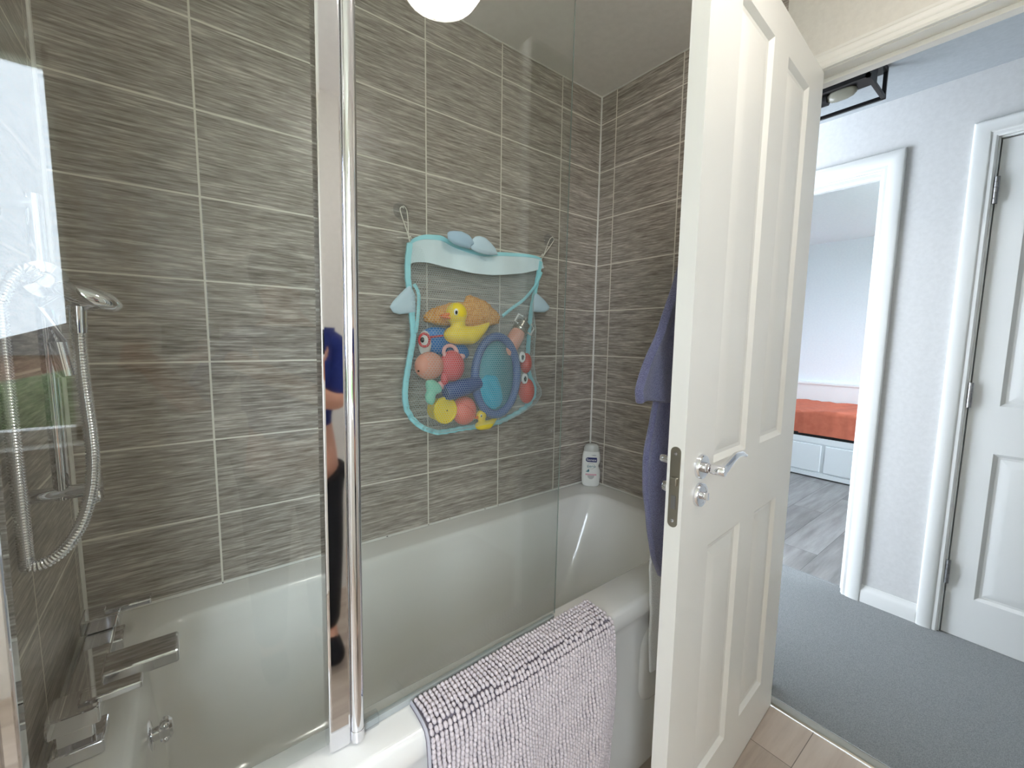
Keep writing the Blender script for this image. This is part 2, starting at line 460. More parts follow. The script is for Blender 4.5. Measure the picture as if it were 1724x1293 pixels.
# bedroom shell
b = MB(); b.box(3.85, 3.95, 1.75, -2.2, -0.02, CZ + .05); struct('wall_bedroom_back', b, M['bedwall'], 'white bedroom wall behind the bed', smooth=False)
b = MB(); b.box(HX + .1, 3.95, 1.75, 1.85, -0.02, CZ + .05); struct('wall_bedroom_side', b, M['bedwall'], smooth=False)
b = MB(); b.box(HX + .1, 3.95, -2.1, -2.2, -0.02, 0.75); b.box(HX + .1, 3.95, -2.1, -2.2, 2.05, CZ + .05); b.box(HX + .1, 1.4, -2.1, -2.2, .75, 2.05); b.box(3.5, 3.95, -2.1, -2.2, .75, 2.05)
struct('wall_bedroom_window', b, M['bedwall'], smooth=False)

# bathroom window: white frame, transom, panes, blind
w = empty('window_1', (-2.23, YF - .12, wz0), kind='structure')
tag(w, 'bathroom window seen mirrored in the shower screen')
b = MB()
for (xa, xb, za, zb) in ((wx0, wx0 + .05, wz0, wz1), (wx1 - .03, wx1, wz0, wz1), (wx0, wx1, wz0, wz0 + .05), (wx0, wx1, wz1 - .05, wz1)):
    b.box(xa, xb, YF - .16, YF - .10, za, zb)
b.build('window_frame', M['gloss'], w, smooth=False)
b = MB(); b.box(wx0 + .04, wx1 - .02, YF - .133, YF - .127, wz0 + .04, wz1 - .04); b.build('pane', M['wglass'], w, smooth=False)
for nm, x0, x1, y, z0, z1 in (('window_2', 1.4, 3.5, -2.15, .75, 2.05),):
    w = empty(nm, ((x0 + x1) / 2, y, z0), kind='structure')
    b = MB()
    for (xa, xb, za, zb) in ((x0, x0 + .05, z0, z1), (x1 - .05, x1, z0, z1), (x0, x1, z0, z0 + .05), (x0, x1, z1 - .05, z1)): b.box(xa, xb, y - .03, y + .03, za, zb)
    b.build('window_frame', M['gloss'], w, smooth=False)
    b = MB(); b.box(x0 + .04, x1 - .04, y - .003, y + .003, z0 + .04, z1 - .04); b.build('pane', M['wglass'], w, smooth=False)


# ------------------------------------------------------------------ panelled doors
def leaf(wd, h, t, xs, zs):
    b = MB()
    X = [0, xs[0], xs[1], xs[2], xs[3], wd]; Z = [0.006, zs[0], zs[1], zs[2], zs[3], h]
    prof = [(0, 0), (0.006, -0.004), (0.012, -0.0085), (0.020, -0.0095), (0.046, -0.0035), (0.052, -0.003)]
    for side in (0, 1):
        Y = (lambda d: d) if side == 0 else (lambda d: -t - d)
        for i in range(5):
            for j in range(5):
                x0, x1, z0, z1 = X[i], X[i + 1], Z[j], Z[j + 1]
                if i in (1, 3) and j in (1, 3):
                    rings = [[(x0 + q, Y(d), z0 + q), (x1 - q, Y(d), z0 + q), (x1 - q, Y(d), z1 - q), (x0 + q, Y(d), z1 - q)] for q, d in prof]
                    vs = [p for r in rings for p in r]; fs = []
                    for k in range(len(rings) - 1):
                        for m_ in range(4): n_ = (m_ + 1) % 4; fs.append((k * 4 + m_, k * 4 + n_, (k + 1) * 4 + n_, (k + 1) * 4 + m_))
                    e = (len(rings) - 1) * 4; fs.append((e, e + 1, e + 2, e + 3)); b.add(vs, fs)
                else:
                    b.add([(x0, Y(0), z0), (x1, Y(0), z0), (x1, Y(0), z1), (x0, Y(0), z1)], [(0, 1, 2, 3)])
    z0, z1 = Z[0], Z[-1]
    b.add([(0, 0, z0), (0, -t, z0), (0, -t, z1), (0, 0, z1)], [(0, 1, 2, 3)]); b.add([(wd, 0, z0), (wd, -t, z0), (wd, -t, z1), (wd, 0, z1)], [(0, 1, 2, 3)])
    b.add([(0, 0, z1), (wd, 0, z1), (wd, -t, z1), (0, -t, z1)], [(0, 1, 2, 3)]); b.add([(0, 0, z0), (wd, 0, z0), (wd, -t, z0), (0, -t, z0)], [(0, 1, 2, 3)])
    return b


def merge(o):
    md = o.modifiers.new('weld', 'WELD'); md.merge_threshold = 0.0002; return o


TH1 = math.atan(0.07)
D1 = empty('door_1', (-0.004, -0.8285, 0), PI + TH1, 'open white four panel bathroom door with chrome lever', None, None, 'structure')
DW = 0.724
o = leaf(DW, 1.978, 0.035, (0.125, 0.303, 0.402, 0.588), (0.155, 0.757, 0.945, 1.893)).build('door_leaf', M['gloss'], D1, angle=14, world=False, weld=True)

def hw(name, mb, mat, parent=D1, **kw): return mb.build(name, mat, parent, world=False, **kw)

HS, HZ = 0.652, 0.950
for side in (1, -1):
    y0 = 0.0 if side == 1 else -0.035
    h = hw('door_handle', MB().lathe([(0.0255, 0.0), (0.0255, 0.007), (0.0240, 0.009), (0.016, 0.0095), (0.0001, 0.0095)], (HS, y0, HZ), (0, side, 0), 40), M['chrome'])
    h['label'] = 'chrome lever handle' 
    b = MB(); b.lathe([(0.011, 0.009), (0.011, 0.017), (0.009, 0.019), (0.009, 0.022), (0.0105, 0.0245), (0.0105, 0.048), (0.009, 0.051), (0.0001, 0.0515)], (HS, y0, HZ), (0, side, 0), 28)
    pth = [(HS + .004, y0 + side * .042, HZ), (HS - .012, y0 + side * .043, HZ + .001), (HS - .030, y0 + side * .043, HZ + .006), (HS - .052, y0 + side * .043, HZ + .014),
           (HS - .075, y0 + side * .043, HZ + .020), (HS - .097, y0 + side * .044, HZ + .020), (HS - .118, y0 + side * .045, HZ + .013), (HS - .123, y0 + side * .045, HZ + .010)]
    b.tube(pth, [(0.0095, 0.0098), (0.009, 0.009), (0.0078, 0.0078), (0.0072, 0.0070), (0.0070, 0.0066), (0.0066, 0.0062), (0.0058, 0.0052), (0.003, 0.003)], 16)
    q = b.build('lever', M['chrome'], h); q.matrix_parent_inverse = Matrix.Identity(4)
KZ = 0.890
h = hw('lock_rose', MB().lathe([(0.0255, 0.0), (0.0255, 0.007), (0.024, 0.009), (0.018, 0.0095), (0.0175, 0.0088), (0.0001, 0.0088)], (HS, 0, KZ), (0, 1, 0), 40), M['chrome'])
b = MB(); b.lathe([(0.0085, 0.008), (0.0085, 0.016), (0.0001, 0.017)], (HS, 0, KZ), (0, 1, 0), 24); b.box(HS - .0035, HS + .0035, 0.012, 0.021, KZ - .0075, KZ + .0075)
b.build('release_knob', M['chrome'], h).matrix_parent_inverse = Matrix.Identity(4)
h = hw('lock_rose', MB().lathe([(0.0255, 0.0), (0.0255, 0.008), (0.0001, 0.009)], (HS, -0.035, KZ), (0, -1, 0), 40), M['chrome'])
b = MB(); b.lathe([(0.006, 0.008), (0.006, 0.018), (0.012, 0.024), (0.0145, 0.032), (0.013, 0.041), (0.007, 0.046), (0.0001, 0.047)], (HS, -0.035, KZ), (0, -1, 0), 24)
b.build('thumb_turn', M['chrome'], h).matrix_parent_inverse = Matrix.Identity(4)
# mortice lock plate on the leading edge
b = MB(); ring = []
for k in range(24):
    a = 2 * PI * k / 24; cz = 0.118 - .0 if math.sin(a) >= 0 else -0.0
    ring.append((0.0105 * math.cos(a) - 0.0175, (0.0725 if math.sin(a) >= 0 else -0.0725) + 0.0105 * math.sin(a) + 0.9165))
b.loft([[(DW - .001, y, z) for y, z in ring], [(DW + .0016, y, z) for y, z in ring]])
lp = hw('lock_plate', b, M['satin']); lp['label'] = 'long round ended steel lock plate'
b = MB(); b.box(DW, DW + .008, -0.0245, -0.0105, 0.920, 0.938); q = b.build('latch_bolt', M['satin'], lp, smooth=False); q.matrix_parent_inverse = Matrix.Identity(4); bevel(q, .002)
b = MB(); b.box(DW, DW + .003, -0.022, -0.0125, 0.872, 0.900); q = b.build('dead_bolt', M['steel'], lp, smooth=False); q.matrix_parent_inverse = Matrix.Identity(4)
for z in (0.9165 + .069, 0.9165 - .069):
    b = MB(); b.lathe([(0.0038, 0.001), (0.0034, 0.0028), (0.0001, 0.0030)], (DW, -0.0175, z), (1, 0, 0), 16); b.build('screw', M['chrome'], lp).matrix_parent_inverse = Matrix.Identity(4)
# towel hook on the far face of the door
for z in (0.22, 1.0, 1.78):
    hw('hinge', MB().lathe([(0.006, -0.04), (0.006, 0.04)], (0.002, -0.037, z), (0, 0, 1), 12), M['steel'])

D2 = empty('door_2', (HX + .008, -1.113, 0), -PI / 2, 'closed white panelled door on the landing', None, None, 'structure')
# local x runs to -y; local y runs to +x, so the visible face is the far side of the leaf
o = leaf(0.685, 1.983, 0.035, (0.080, 0.300, 0.385, 0.605), (0.184, 0.79, 0.977, 1.87)).build('door_leaf', M['hallgloss'], D2, angle=14, world=False, weld=True)
o.location.y = 0.035
for z in (0.274, 1.014, 1.798):
    b = MB()
    for k in range(5):
        b.lathe([(0.0072, -0.050 + k * .02), (0.0072, -0.0312 + k * .02)], (-0.001, -0.013, z), (0, 0, 1), 14)
    hw('hinge', b, M['steel'], D2)

# ------------------------------------------------------------------ bath
def rr(x0, x1, y0, y1, r, z, n=8):
    pts = []
    for cx, cy, a0 in ((x1 - r, y1 - r, 0), (x0 + r, y1 - r, PI / 2), (x0 + r, y0 + r, PI), (x1 - r, y0 + r, 1.5 * PI)):
        for k in range(n + 1):
            a = a0 + PI / 2 * k / n; pts.append((cx + r * math.cos(a), cy + r * math.sin(a), z))
    return pts


B0 = empty('bath', (-0.85, -0.35, 0), 0, 'white acrylic bath along the tiled wall behind the glass screen', 'bath')
rings = [rr(-1.698, -0.002, -0.700, -0.002, .01, .500), rr(-1.698, -0.002, -0.712, -0.002, .01, .500), rr(-1.698, -0.002, -0.716, -0.002, .012, .512), rr(-1.698, -0.002, -0.714, -0.002, .012, .541),
         rr(-1.697, -0.003, -0.710, -0.003, .012, .5485), rr(-1.694, -0.006, -0.702, -0.006, .012, .5510), rr(-1.69, -0.01, -0.66, -0.01, .012, .5505),
         rr(-1.600, -0.100, -0.612, -0.098, .085, .5505), rr(-1.594, -0.106, -0.606, -0.104, .085, .547), rr(-1.588, -0.114, -0.600, -0.110, .085, .536),
         rr(-1.580, -0.150, -0.592, -0.118, .09, .46), rr(-1.565, -0.215, -0.580, -0.130, .10, .34), rr(-1.550, -0.290, -0.565, -0.145, .11, .23),
         rr(-1.530, -0.340, -0.545, -0.165, .11, .180), rr(-1.490, -0.400, -0.505, -0.205, .10, .152), rr(-1.43, -0.48, -0.45, -0.26, .07, .142)]
b = MB(); b.loft(rings, True, False); n = len(rings[0]); e = len(rings) - 1
b.f.append(tuple(e * n + j for j in range(n))); b.mi.append(0)
b.build('tub', M['acrylic'], B0, angle=50)
b = MB(); py = -0.690
b.loft([[(x, -0.66, 0.495), (x, py - .004, 0.495), (x, py - .006, 0.485), (x, py - .001, 0.476), (x, py, 0.46), (x, py, 0.15), (x, py - .006, 0.135), (x, py - .006, 0.02), (x, -0.66, 0.02)] for x in (-1.695, -0.004)])
# raised rounded field in the moulded panel
for cx0, cx1 in ((-0.56, -0.10), (-1.62, -0.66)):
    fr = [[(x, py + dy, z) for x, _, z in [(p[0], 0, p[1]) for p in [(q[0], q[1]) for q in rr(cx0 + i, cx1 - i, 0.20 + i, 0.440 - i, .07, 0)]]] for i, dy in ((0, 0.001), (.008, -.005), (.016, -.007))]
    b.loft(fr, True, True)
b.build('bath_panel', M['acrylic'], B0, angle=35)
kn = MB(); kn.lathe([(0.030, 0.0), (0.030, 0.004), (0.026, 0.008), (0.012, 0.010), (0.012, 0.020), (0.017, 0.022), (0.018, 0.036), (0.014, 0.040), (0.0001, 0.041)], (-1.585, -0.318, 0.447), (1, 0, 0.1), 32)
for k in range(4):
    a = k * PI / 2 + .6; kn.ell((-1.557, -0.318 + .017 * math.cos(a), 0.450 + .017 * math.sin(a)), (.008, .006, .006), 10, 6)
kn.build('overflow_knob', M['chrome'], B0)['label'] = 'round chrome overflow knob'

# ------------------------------------------------------------------ bath tap
T0 = empty('bath_mixer_tap', (-1.65, -0.28, 0.5505), 0, 'square chrome bath mixer tap with flat levers on the bath end', 'tap')
def bbox(*a, bev=0.003):
    return a
b = MB(); b.box(-1.678, -1.632, -0.435, -0.105, 0.568, 0.602); bevel(b.build('mixer_body', M['chrome'], T0, smooth=False), .004, 3)
for y in (-0.135, -0.415):
    b = MB(); b.box(-1.684, -1.622, y - .030, y + .030, 0.5508, 0.574); bevel(b.build('pillar', M['chrome'], T0, smooth=False), .003, 3)
    b = MB(); b.box(-1.684, -1.624, y - .029, y + .029, 0.603, 0.632); b.box(-1.650, -1.574, y - .014, y + .014, 0.625, 0.637)
    bevel(b.build('lever', M['chrome'], T0, smooth=False), .003, 3)
b = MB(); b.box(-1.640, -1.528, -0.318, -0.250, 0.576, 0.603); bevel(b.build('spout', M['chrome'], T0, smooth=False), .005, 3)

# ------------------------------------------------------------------ shower on the end wall
SH = empty('shower_kit', (-1.70, -0.40, 0.9), 0, 'chrome shower with ribbed hose beside the left end of the screen', 'shower')
RY = -0.36
d0 = at(172, 820, RY)
b = MB(); b.lathe([(0.027, 0.0), (0.027, 0.006), (0.024, 0.012), (0.024, 0.016), (0.0001, 0.018)], (d0[0] - .016, d0[1], d0[2]), (1, 0, 0), 36); b.tube([(-1.70, RY, d0[2]), (d0[0] - .01, RY, d0[2])], .011, 16)
b.build('rail_bracket', M['chrome'], SH)
d1 = at(80, 475, RY)
rx = -1.655
b = MB(); b.tube([(rx, RY, d0[2] - .01), (rx, RY, 1.41)], 0.0095, 20); b.build('slide_rail', M['chrome'], SH)
b = MB(); b.tube([(-1.70, RY, 1.395), (rx, RY, 1.395)], .011, 16); b.lathe([(0.026, 0), (0.026, .006), (.02, .01), (.0001, .011)], (-1.70, RY, 1.395), (1, 0, 0), 30); b.build('rail_bracket', M['chrome'], SH)
b = MB(); b.lathe([(0.027, -0.012), (0.028, 0.0), (0.027, 0.010), (0.012, 0.013), (0.010, .011), (0.0001, 0.011)], (rx + .004, RY - .018, d1[2]), (0.45, -0.88, 0.1), 36)
b.tube([(rx, RY, d1[2] - .022), (rx, RY, d1[2] + .022)], 0.016, 20)
b.build('slider', M['chrome'], SH)
hA, hB, hC = at(82, 520, RY - .04), at(112, 634, RY - .05), at(148, 500, RY - .05)
b = MB(); b.tube([hC, (hC + hA) / 2 + np.array([0, 0, .003]), hA, hA * .5 + hB * .5, hB], [.022, .014, .0125, .011, .0105], 18)
b.ell(hC, (.040, .030, .018), 24, 12, Matrix.Rotation(0.35, 3, 'Y'))
b.build('handset', M['chrome'], SH)
b = MB()
ctrl = [(131, 518), (133, 560), (138, 620), (146, 680), (153, 730), (157, 780), (153, 830), (138, 880), (112, 920), (75, 948), (35, 953), (0, 935), (-40, 890), (-70, 800), (-60, 700), (-20, 560), (14, 480), (40, 452), (70, 470)]
P = [Vector(at(px, py, RY - .055 + .0006 * 0)) for px, py in ctrl]
def crom(P, n):
    out = []
    for i in range(len(P) - 1):
        p0, p1, p2, p3 = P[max(i - 1, 0)], P[i], P[i + 1], P[min(i + 2, len(P) - 1)]
        for k in range(n):
            t = k / n
            out.append(0.5 * ((2 * p1) + (p2 - p0) * t + (2 * p0 - 5 * p1 + 4 * p2 - p3) * t * t + (3 * p1 - p0 - 3 * p2 + p3) * t ** 3))
    out.append(P[-1]); return out
pts = crom(P, 40)
# resample evenly then rib
L = [0]
for a_, c_ in zip(pts, pts[1:]): L.append(L[-1] + (c_ - a_).length)
step = 0.0011; nn = int(L[-1] / step); res = []; j = 0
for k in range(nn + 1):
    s_ = k * step
    while j < len(L) - 2 and L[j + 1] < s_: j += 1
    f_ = (s_ - L[j]) / max(L[j + 1] - L[j], 1e-9); res.append(pts[j].lerp(pts[j + 1], f_))
res = [Vector((max(q.x, -1.688), q.y, q.z)) for q in res]
b.tube(res, [0.0088 if (k % 4) in (1, 2) else 0.0072 for k in range(len(res))], 14, up=(0, 1, 0))
b.build('hose', M['chrome'], SH, angle=60)['label'] = 'ribbed chrome hose'
b = MB(); b.tube([P[0] + Vector((0, 0, .002)), P[1]], .0098, 18); b.build('hose_nut', M['chrome'], SH)

# ------------------------------------------------------------------ folding glass bath screen
SY = -0.65
SC = empty('shower_screen', (-1.303, SY, 0.5512), 0, 'two pane glass bath screen with chrome posts standing on the rim', 'shower screen')
ST = 2.02
b = MB(); b.box(-1.698, -1.668, SY - .018, SY + .018, .553, ST); b.box(-1.672, -1.655, SY - .012, SY + .012, .553, ST)
bevel(b.build('wall_profile', M['chrome'], SC, smooth=False), .003, 3)
b = MB(); b.box(-1.658, -1.338, SY - .003, SY + .003, .560, ST - .005); b.build('glass_pane', M['glass'], SC, smooth=False)
b = MB(); b.box(-1.3435, -1.3105, SY - .016, SY + .016, .553, ST); bevel(b.build('hinge_channel', M['chrome'], SC, smooth=False), .004, 3)
b = MB(); b.tube([(-1.3000, SY - .013, .566), (-1.3000, SY - .013, ST)], .0102, 32); b.lathe([(.0108, .555), (.0108, .574)], (-1.3000, SY - .013, 0), (0, 0, 1), 32)
b.build('pivot_tube', M['chrome'], SC)
b = MB(); b.box(-1.293, -1.262, SY - .010, SY + .006, .553, .574); bevel(b.build('pivot_block', M['clearpl'], SC, smooth=False), .002)
g2 = MB().box(0.0, 0.464, -.003, .003, .566, ST - .005).build('glass_pane', M['glass'], None, smooth=False)
g2b = MB(); g2b.box(0.004, 0.460, -.0045, .0045, .5525, .564)
g2b = g2b.build('bottom_seal', M['seal'], None, smooth=False)
g2c = MB().box(0.464, 0.4645, -.0012, .0012, .566, ST - .005).build('polished_edge', pmat('green_grey_glass_edge', (120, 130, 124), 0.3), None, smooth=False)
PANE_ROT = math.radians(2.5)
for g in (g2, g2b, g2c):
    g.parent = SC; g.matrix_parent_inverse = SC.matrix_world.inverted()
    g.location = (-1.290, SY, 0); g.rotation_euler = (0, 0, PANE_ROT)

SC.rotation_euler = (0, math.radians(.6), 0)     # the screen leans very slightly

# ------------------------------------------------------------------ chenille bath mat over the rim
BM = empty('bath_mat', (-0.97, -0.72, 0.56), 0, 'grey lilac chenille bath mat hanging over the bath rim', 'bath mat')
prof = [(-0.657, .5555), (-0.680, .5560), (-0.698, .5545), (-0.712, .5520), (-0.7195, .5430), (-0.7215, .5280)]
z = .515
while z > .02: prof.append((-0.7225 - .004 * math.sin((.52 - z) * 9), z)); z -= .02
LL_ = [0]
for (a0, a1), (c0, c1) in zip(prof, prof[1:]): LL_.append(LL_[-1] + math.hypot(c0 - a0, c1 - a1))
def mp(s):
    j = 0
    while j < len(LL_) - 2 and LL_[j + 1] < s: j += 1
    f = (s - LL_[j]) / (LL_[j + 1] - LL_[j]); (a0, a1), (c0, c1) = prof[j], prof[j + 1]
    dl = math.hypot(c0 - a0, c1 - a1)
    return a0 + (c0 - a0) * f, a1 + (c1 - a1) * f, -(a1 - c1) / dl * 1.0, (a0 - c0) / dl   # y, z, outward normal (ny, nz)
def wob(x, s):
    y, zz, ny, nz = mp(min(s, LL_[-1]))
    d = 0.006 * (1 + math.sin(x * 24 + s * 7)) * min(1, max(0, s - .06) * 6) + .004 * (1 + math.sin(x * 55 + 2 * s)) * min(1, max(0, s - .06) * 5)
    y += (x + 1.206) * .034 * max(0, 1 - s / .06)
    return Vector((x, y + ny * d, zz + nz * d)), Vector((0, ny, nz))
mx0, mx1 = -1.206, -0.728
b = MB(); rings = []
for i in range(49):
    x = mx0 + (mx1 - mx0) * i / 48; top = []; bot = []
    for k in range(40):
        p, nrm = wob(x, LL_[-1] * k / 39); top.append(p + nrm * .002); bot.append(p - nrm * .0012)
    rings.append(top + bot[::-1])
b.loft(rings); b.build('backing', M['matback'], BM, angle=60)
b = MB(); hp = []
for k in range(60):
    p, nrm = wob(mx0 + .003, LL_[-1] * k / 59); hp.append(p + nrm * .002)
b.tube(hp, [(.0055, .0028)] * 60, 10, up=(1, 0, 0)); b.build('hem', M['hem'], BM)
# pile: one soft tuft per position
import bmesh as _bm
tb = _bm.new(); _bm.ops.create_icosphere(tb, subdivisions=2, radius=1); tv = [v.co.copy() for v in tb.verts]; tf = [tuple(v.index for v in f.verts) for f in tb.faces]; tb.free()
b = MB(); pitch = .0088; ni = int((mx1 - mx0 - .010) / pitch); ns = int(LL_[-1] / .0086)
for i in range(ni + 1):
    for k in range(ns):
        x = mx0 + .011 + i * pitch + random.uniform(-.0007, .0007) + .0016 * math.sin(k * .5 + i * .3); s = .004 + k * .0086 + random.uniform(-.0008, .0008)
        p, nrm = wob(x, s); hang = min(1, max(0, (s - .05) * 12))
        r = .0043 * random.uniform(.92, 1.12); c = p + nrm * (.0045 + random.uniform(0, .0015)) + Vector((0, 0, -.0025 * hang))
        a1 = Vector((1, 0, 0)); a3 = Vector((0, nrm.z, -nrm.y))
        le = 1.30
        b.add([c + a1 * (q.x * r * .90) + nrm * (q.y * r * 1.15) + a3 * (q.z * r * le) for q in tv], tf)
b.build('pile', M['chenille'], BM, angle=180)

# ------------------------------------------------------------------ towels behind the door
def cloth(name, left, right, ys, zs, mat, amp, label, cat, thick=.012, folds=5, seed=0, parent=None):
    rows = 60; cols = 50; b = MB(); vs = []; fs = []
    for i in range(rows + 1):
        z = zs[0] + (zs[1] - zs[0]) * i / rows
        l = float(np.interp(-z, [-q[1] for q in left], [q[0] for q in left])); r = float(np.interp(-z, [-q[1] for q in right], [q[0] for q in right]))
        for j in range(cols + 1):
            f = j / cols; x = l + (r - l) * f
            y = ys + amp * math.sin(f * folds * PI + seed) * (0.35 + .65 * i / rows) + .010 * noise.noise(Vector((x * 9, z * 6, seed))) + .004 * noise.noise(Vector((x * 24, z * 14, seed)))
            vs.append((x, y, z + .004 * math.sin(f * 9)))
    for i in range(rows):
        for j in range(cols): a = i * (cols + 1) + j; fs.append((a, a + 1, a + cols + 2, a + cols + 1))
    b.add(vs, fs); o = b.build(name, mat, parent, angle=180)
    md = o.modifiers.new('thickness', 'SOLIDIFY'); md.thickness = thick; md.offset = 0
    md = o.modifiers.new('smooth', 'SUBSURF'); md.levels = 1; md.render_levels = 1
    if label: tag(o, label, cat)
    return o


HK = empty('door_hook', (-0.36, -0.818, 1.62), 0, 'small chrome hook on the far side of the bathroom door', 'hook')
b = MB(); b.lathe([(0.018, 0), (0.018, .004), (.0001, .005)], (-0.36, -0.8195, 1.62), (0, 1, 0), 24); b.tube([(-0.36, -0.816, 1.62), (-0.36, -0.785, 1.612), (-0.36, -0.770, 1.622), (-0.36, -0.766, 1.640)], [.005, .005, .005, .006], 12)
b.build('hook_arm', M['chrome'], HK)
TWL = empty('bath_towel', (-0.5, -0.76, 0.62), 0, 'lavender blue bath towel hanging behind the open door', 'towel')
cloth('upper_fold', [(-0.40, 1.64), (-0.597, 1.345), (-0.655, 1.22), (-0.718, 1.10), (-0.712, 1.07)], [(-0.33, 1.64), (-0.52, 1.06)], -0.764, (1.64, 1.07), M['towel'], .006, None, None, .020, 3, 0.3, TWL)
cloth('lower_fold', [(-0.39, 1.62), (-0.56, 1.35), (-0.640, 1.04), (-0.660, .95), (-0.655, .86), (-0.640, .78), (-0.618, .68), (-0.58, .62)], [(-0.30, 1.62), (-0.30, .62)], -0.757, (1.62, .62), M['towel'], .012, None, None, .016, 7, 1.2, TWL)
cloth('bath_towel', [(-0.40, 1.2), (-0.590, .95), (-0.597, .76), (-0.570, .5), (-0.558, .33)], [(-0.30, 1.2), (-0.30, .33)], -0.7255, (1.2, .33), M['towel_w'], .003, 'white towel mostly hidden behind the lavender blue towel', 'towel', .008, 5, 2.0)

# ------------------------------------------------------------------ shampoo bottle in the corner
BT = empty('shower_gel_bottle', (-0.058, -0.060, 0.552), math.radians(-47), 'white shower gel bottle with navy label in the corner of the bath rim', 'bottle')
BT.scale = (1.28, 1.0, 1.02)
# local x = width (faces the camera), local y = depth towards the wall
prof = [(0.0, .020), (.004, .0275), (.012, .0305), (.04, .0325), (.075, .0325), (.11, .0320), (.135, .0315), (.150, .0295), (.158, .0275)]
rings = []
for h, wv in prof:
    d = .0175 if h > .004 else .012
    ring = []
    for k in range(32):
        a = 2 * PI * k / 32; cx = math.copysign(abs(math.cos(a)) ** .75, math.cos(a)) * wv; cy = math.copysign(abs(math.sin(a)) ** .85, math.sin(a)) * d
        if cx > 0: cx -= .0045 * math.exp(-((h - .085) / .013) ** 2) * (cx / wv)       # finger notch
        ring.append((cx, cy, h))
    rings.append(ring)
b = MB()
# refine vertically
fine = []
hs = np.linspace(0, .158, 60)
for h in hs:
    wv = float(np.interp(h, [p[0] for p in prof], [p[1] for p in prof])); d = .0175 * min(1, .7 + h / .012); ring = []
    for k in range(36):
        a = 2 * PI * k / 36; cx = math.copysign(abs(math.cos(a)) ** .75, math.cos(a)) * wv; cy = math.copysign(abs(math.sin(a)) ** .85, math.sin(a)) * d
        if cx > 0: cx -= .006 * math.exp(-((h - .092) / .014) ** 2) * (cx / wv)
        ring.append((cx, cy, h))
    fine.append(ring)
b.loft(fine); b.build('bottle_body', M['bottle'], BT, world=False, angle=60)
b = MB(); rings = []
for h, wv, d in ((.158, .0272, .0168), (.162, .0275, .0168), (.172, .0265, .016), (.182, .0235, .0145), (.189, .018, .012), (.192, .008, .006)):
    rings.append([(math.copysign(abs(math.cos(a)) ** .8, math.cos(a)) * wv, math.sin(a) * d, h) for a in [2 * PI * k / 36 for k in range(36)]])
b.loft(rings); b.build('cap', M['cap'], BT, world=False, angle=60)['label'] = 'translucent grey flip cap'
def plate(name, pts, mat, parent=BT, y=-.0182, t=.0012):
    b = MB(); b.loft([[(x, y, z) for x, z in pts], [(x, y + t + .001, z) for x, z in pts]]); return b.build(name, mat, parent, world=False, smooth=False)
def rrect(x0, x1, z0, z1, r0, r1, n=6):
    out = []
    for cx, cz, a0, r in ((x1 - r1, z1 - r1, 0, r1), (x0 + r0, z1 - r0, PI / 2, r0), (x0 + r0, z0 + r0, PI, r0), (x1 - r1, z0 + r1, 1.5 * PI, r1)):
        for k in range(n + 1):
            a = a0 + PI / 2 * k / n; out.append((cx + r * math.cos(a), cz + r * math.sin(a)))
    return out
plate('brand_label', rrect(-.019, .0195, .112, .1325, .009, .003), M['label_navy'])
plate('leaf_mark', [(-.018, .069), (-.010, .0665), (-.006, .069), (-.0065, .078), (-.010, .080), (-.012, .0735)], M['label_teal'])
plate('pink_band', rrect(-.019, .019, .0525, .0585, .002, .001), M['label_pink'])
plate('round_seal', [(.012 * math.cos(-PI * k / 12) , .052 + .017 * math.sin(-PI * k / 12)) for k in range(13)], M['label_grey'])
def text(s_, x, z, size, mat, parent=BT, y=-.0192, name='lettering'):
    c = bpy.data.curves.new(name, 'FONT'); c.body = s_; c.size = size; c.extrude = .0002; c.align_x = 'CENTER'
    t = bpy.data.objects.new(name, c); me = bpy.data.meshes.new_from_object(t); me.materials.clear(); me.materials.append(mat)
    o = bpy.data.objects.new(name, me); COL.objects.link(o); o.parent = parent; o.location = (x, y, z); o.rotation_euler = (PI / 2, 0, 0)
    bpy.data.objects.remove(t); return o
text('Sanex', 0.0005, .1175, .0145, M['white'])
text('zero', 0.001, .0885, .0165, M['label_teal'])
text('\u00b0 MEN', 0.007, .1405, .0065, M['label_dark'])
b = MB()
b.torus((0.0, -.0185, .094), .0125, .0006, (0, 1, 0), 1.0, 40, 6)
b.build('circle_mark', M['label_grey'], BT, world=False)

# ------------------------------------------------------------------ landing ceiling lantern
LT = empty('ceiling_lantern', (0.56, -0.60, CZ), 0, 'black open frame ceiling lantern with one clear bulb on the landing', 'ceiling light')
b = MB(); t = .012; x0, x1, y0, y1, z0, z1 = .455, .682, -.820, -.36, 2.143, CZ
for x in (x0, x1 - t):
    b.box(x, x + t, y0, y1, z0, z0 + t)
    for y in (y0, y1 - t): b.box(x, x + t, y, y + t, z0, z1)
for y in (y0, y1 - t): b.box(x0, x1, y, y + t, z0, z0 + t)
b.build('frame', M['black'], LT, smooth=False)
b = MB(); b.box(x0, x1, y0, y1, z1 - .018, z1 - .0005); b.box(.53, .61, -.805, -.40, z1 - .075, z1 - .018); b.build('ceiling_plate', M['black'], LT, smooth=False)
b = MB(); b.tube([(.57, -.50, 2.168), (.57, -.665, 2.168)], .023, 20); b.box(.56, .58, -.62, -.57, 2.165, 2.20); b.build('bulb_holder', M['black'], LT)
b = MB(); b.lathe([(.012, 0.0), (.019, .012), (.022, .03), (.0215, .06), (.017, .08), (.008, .091), (.0001, .093)], (.57, -.665, 2.168), (0, -1, 0), 24)
b.build('bulb', pmat('amber_glass_bulb', (186, 184, 168), 0.1, Transmission_Weight=0.5), LT)['label'] = 'unlit clear filament bulb'

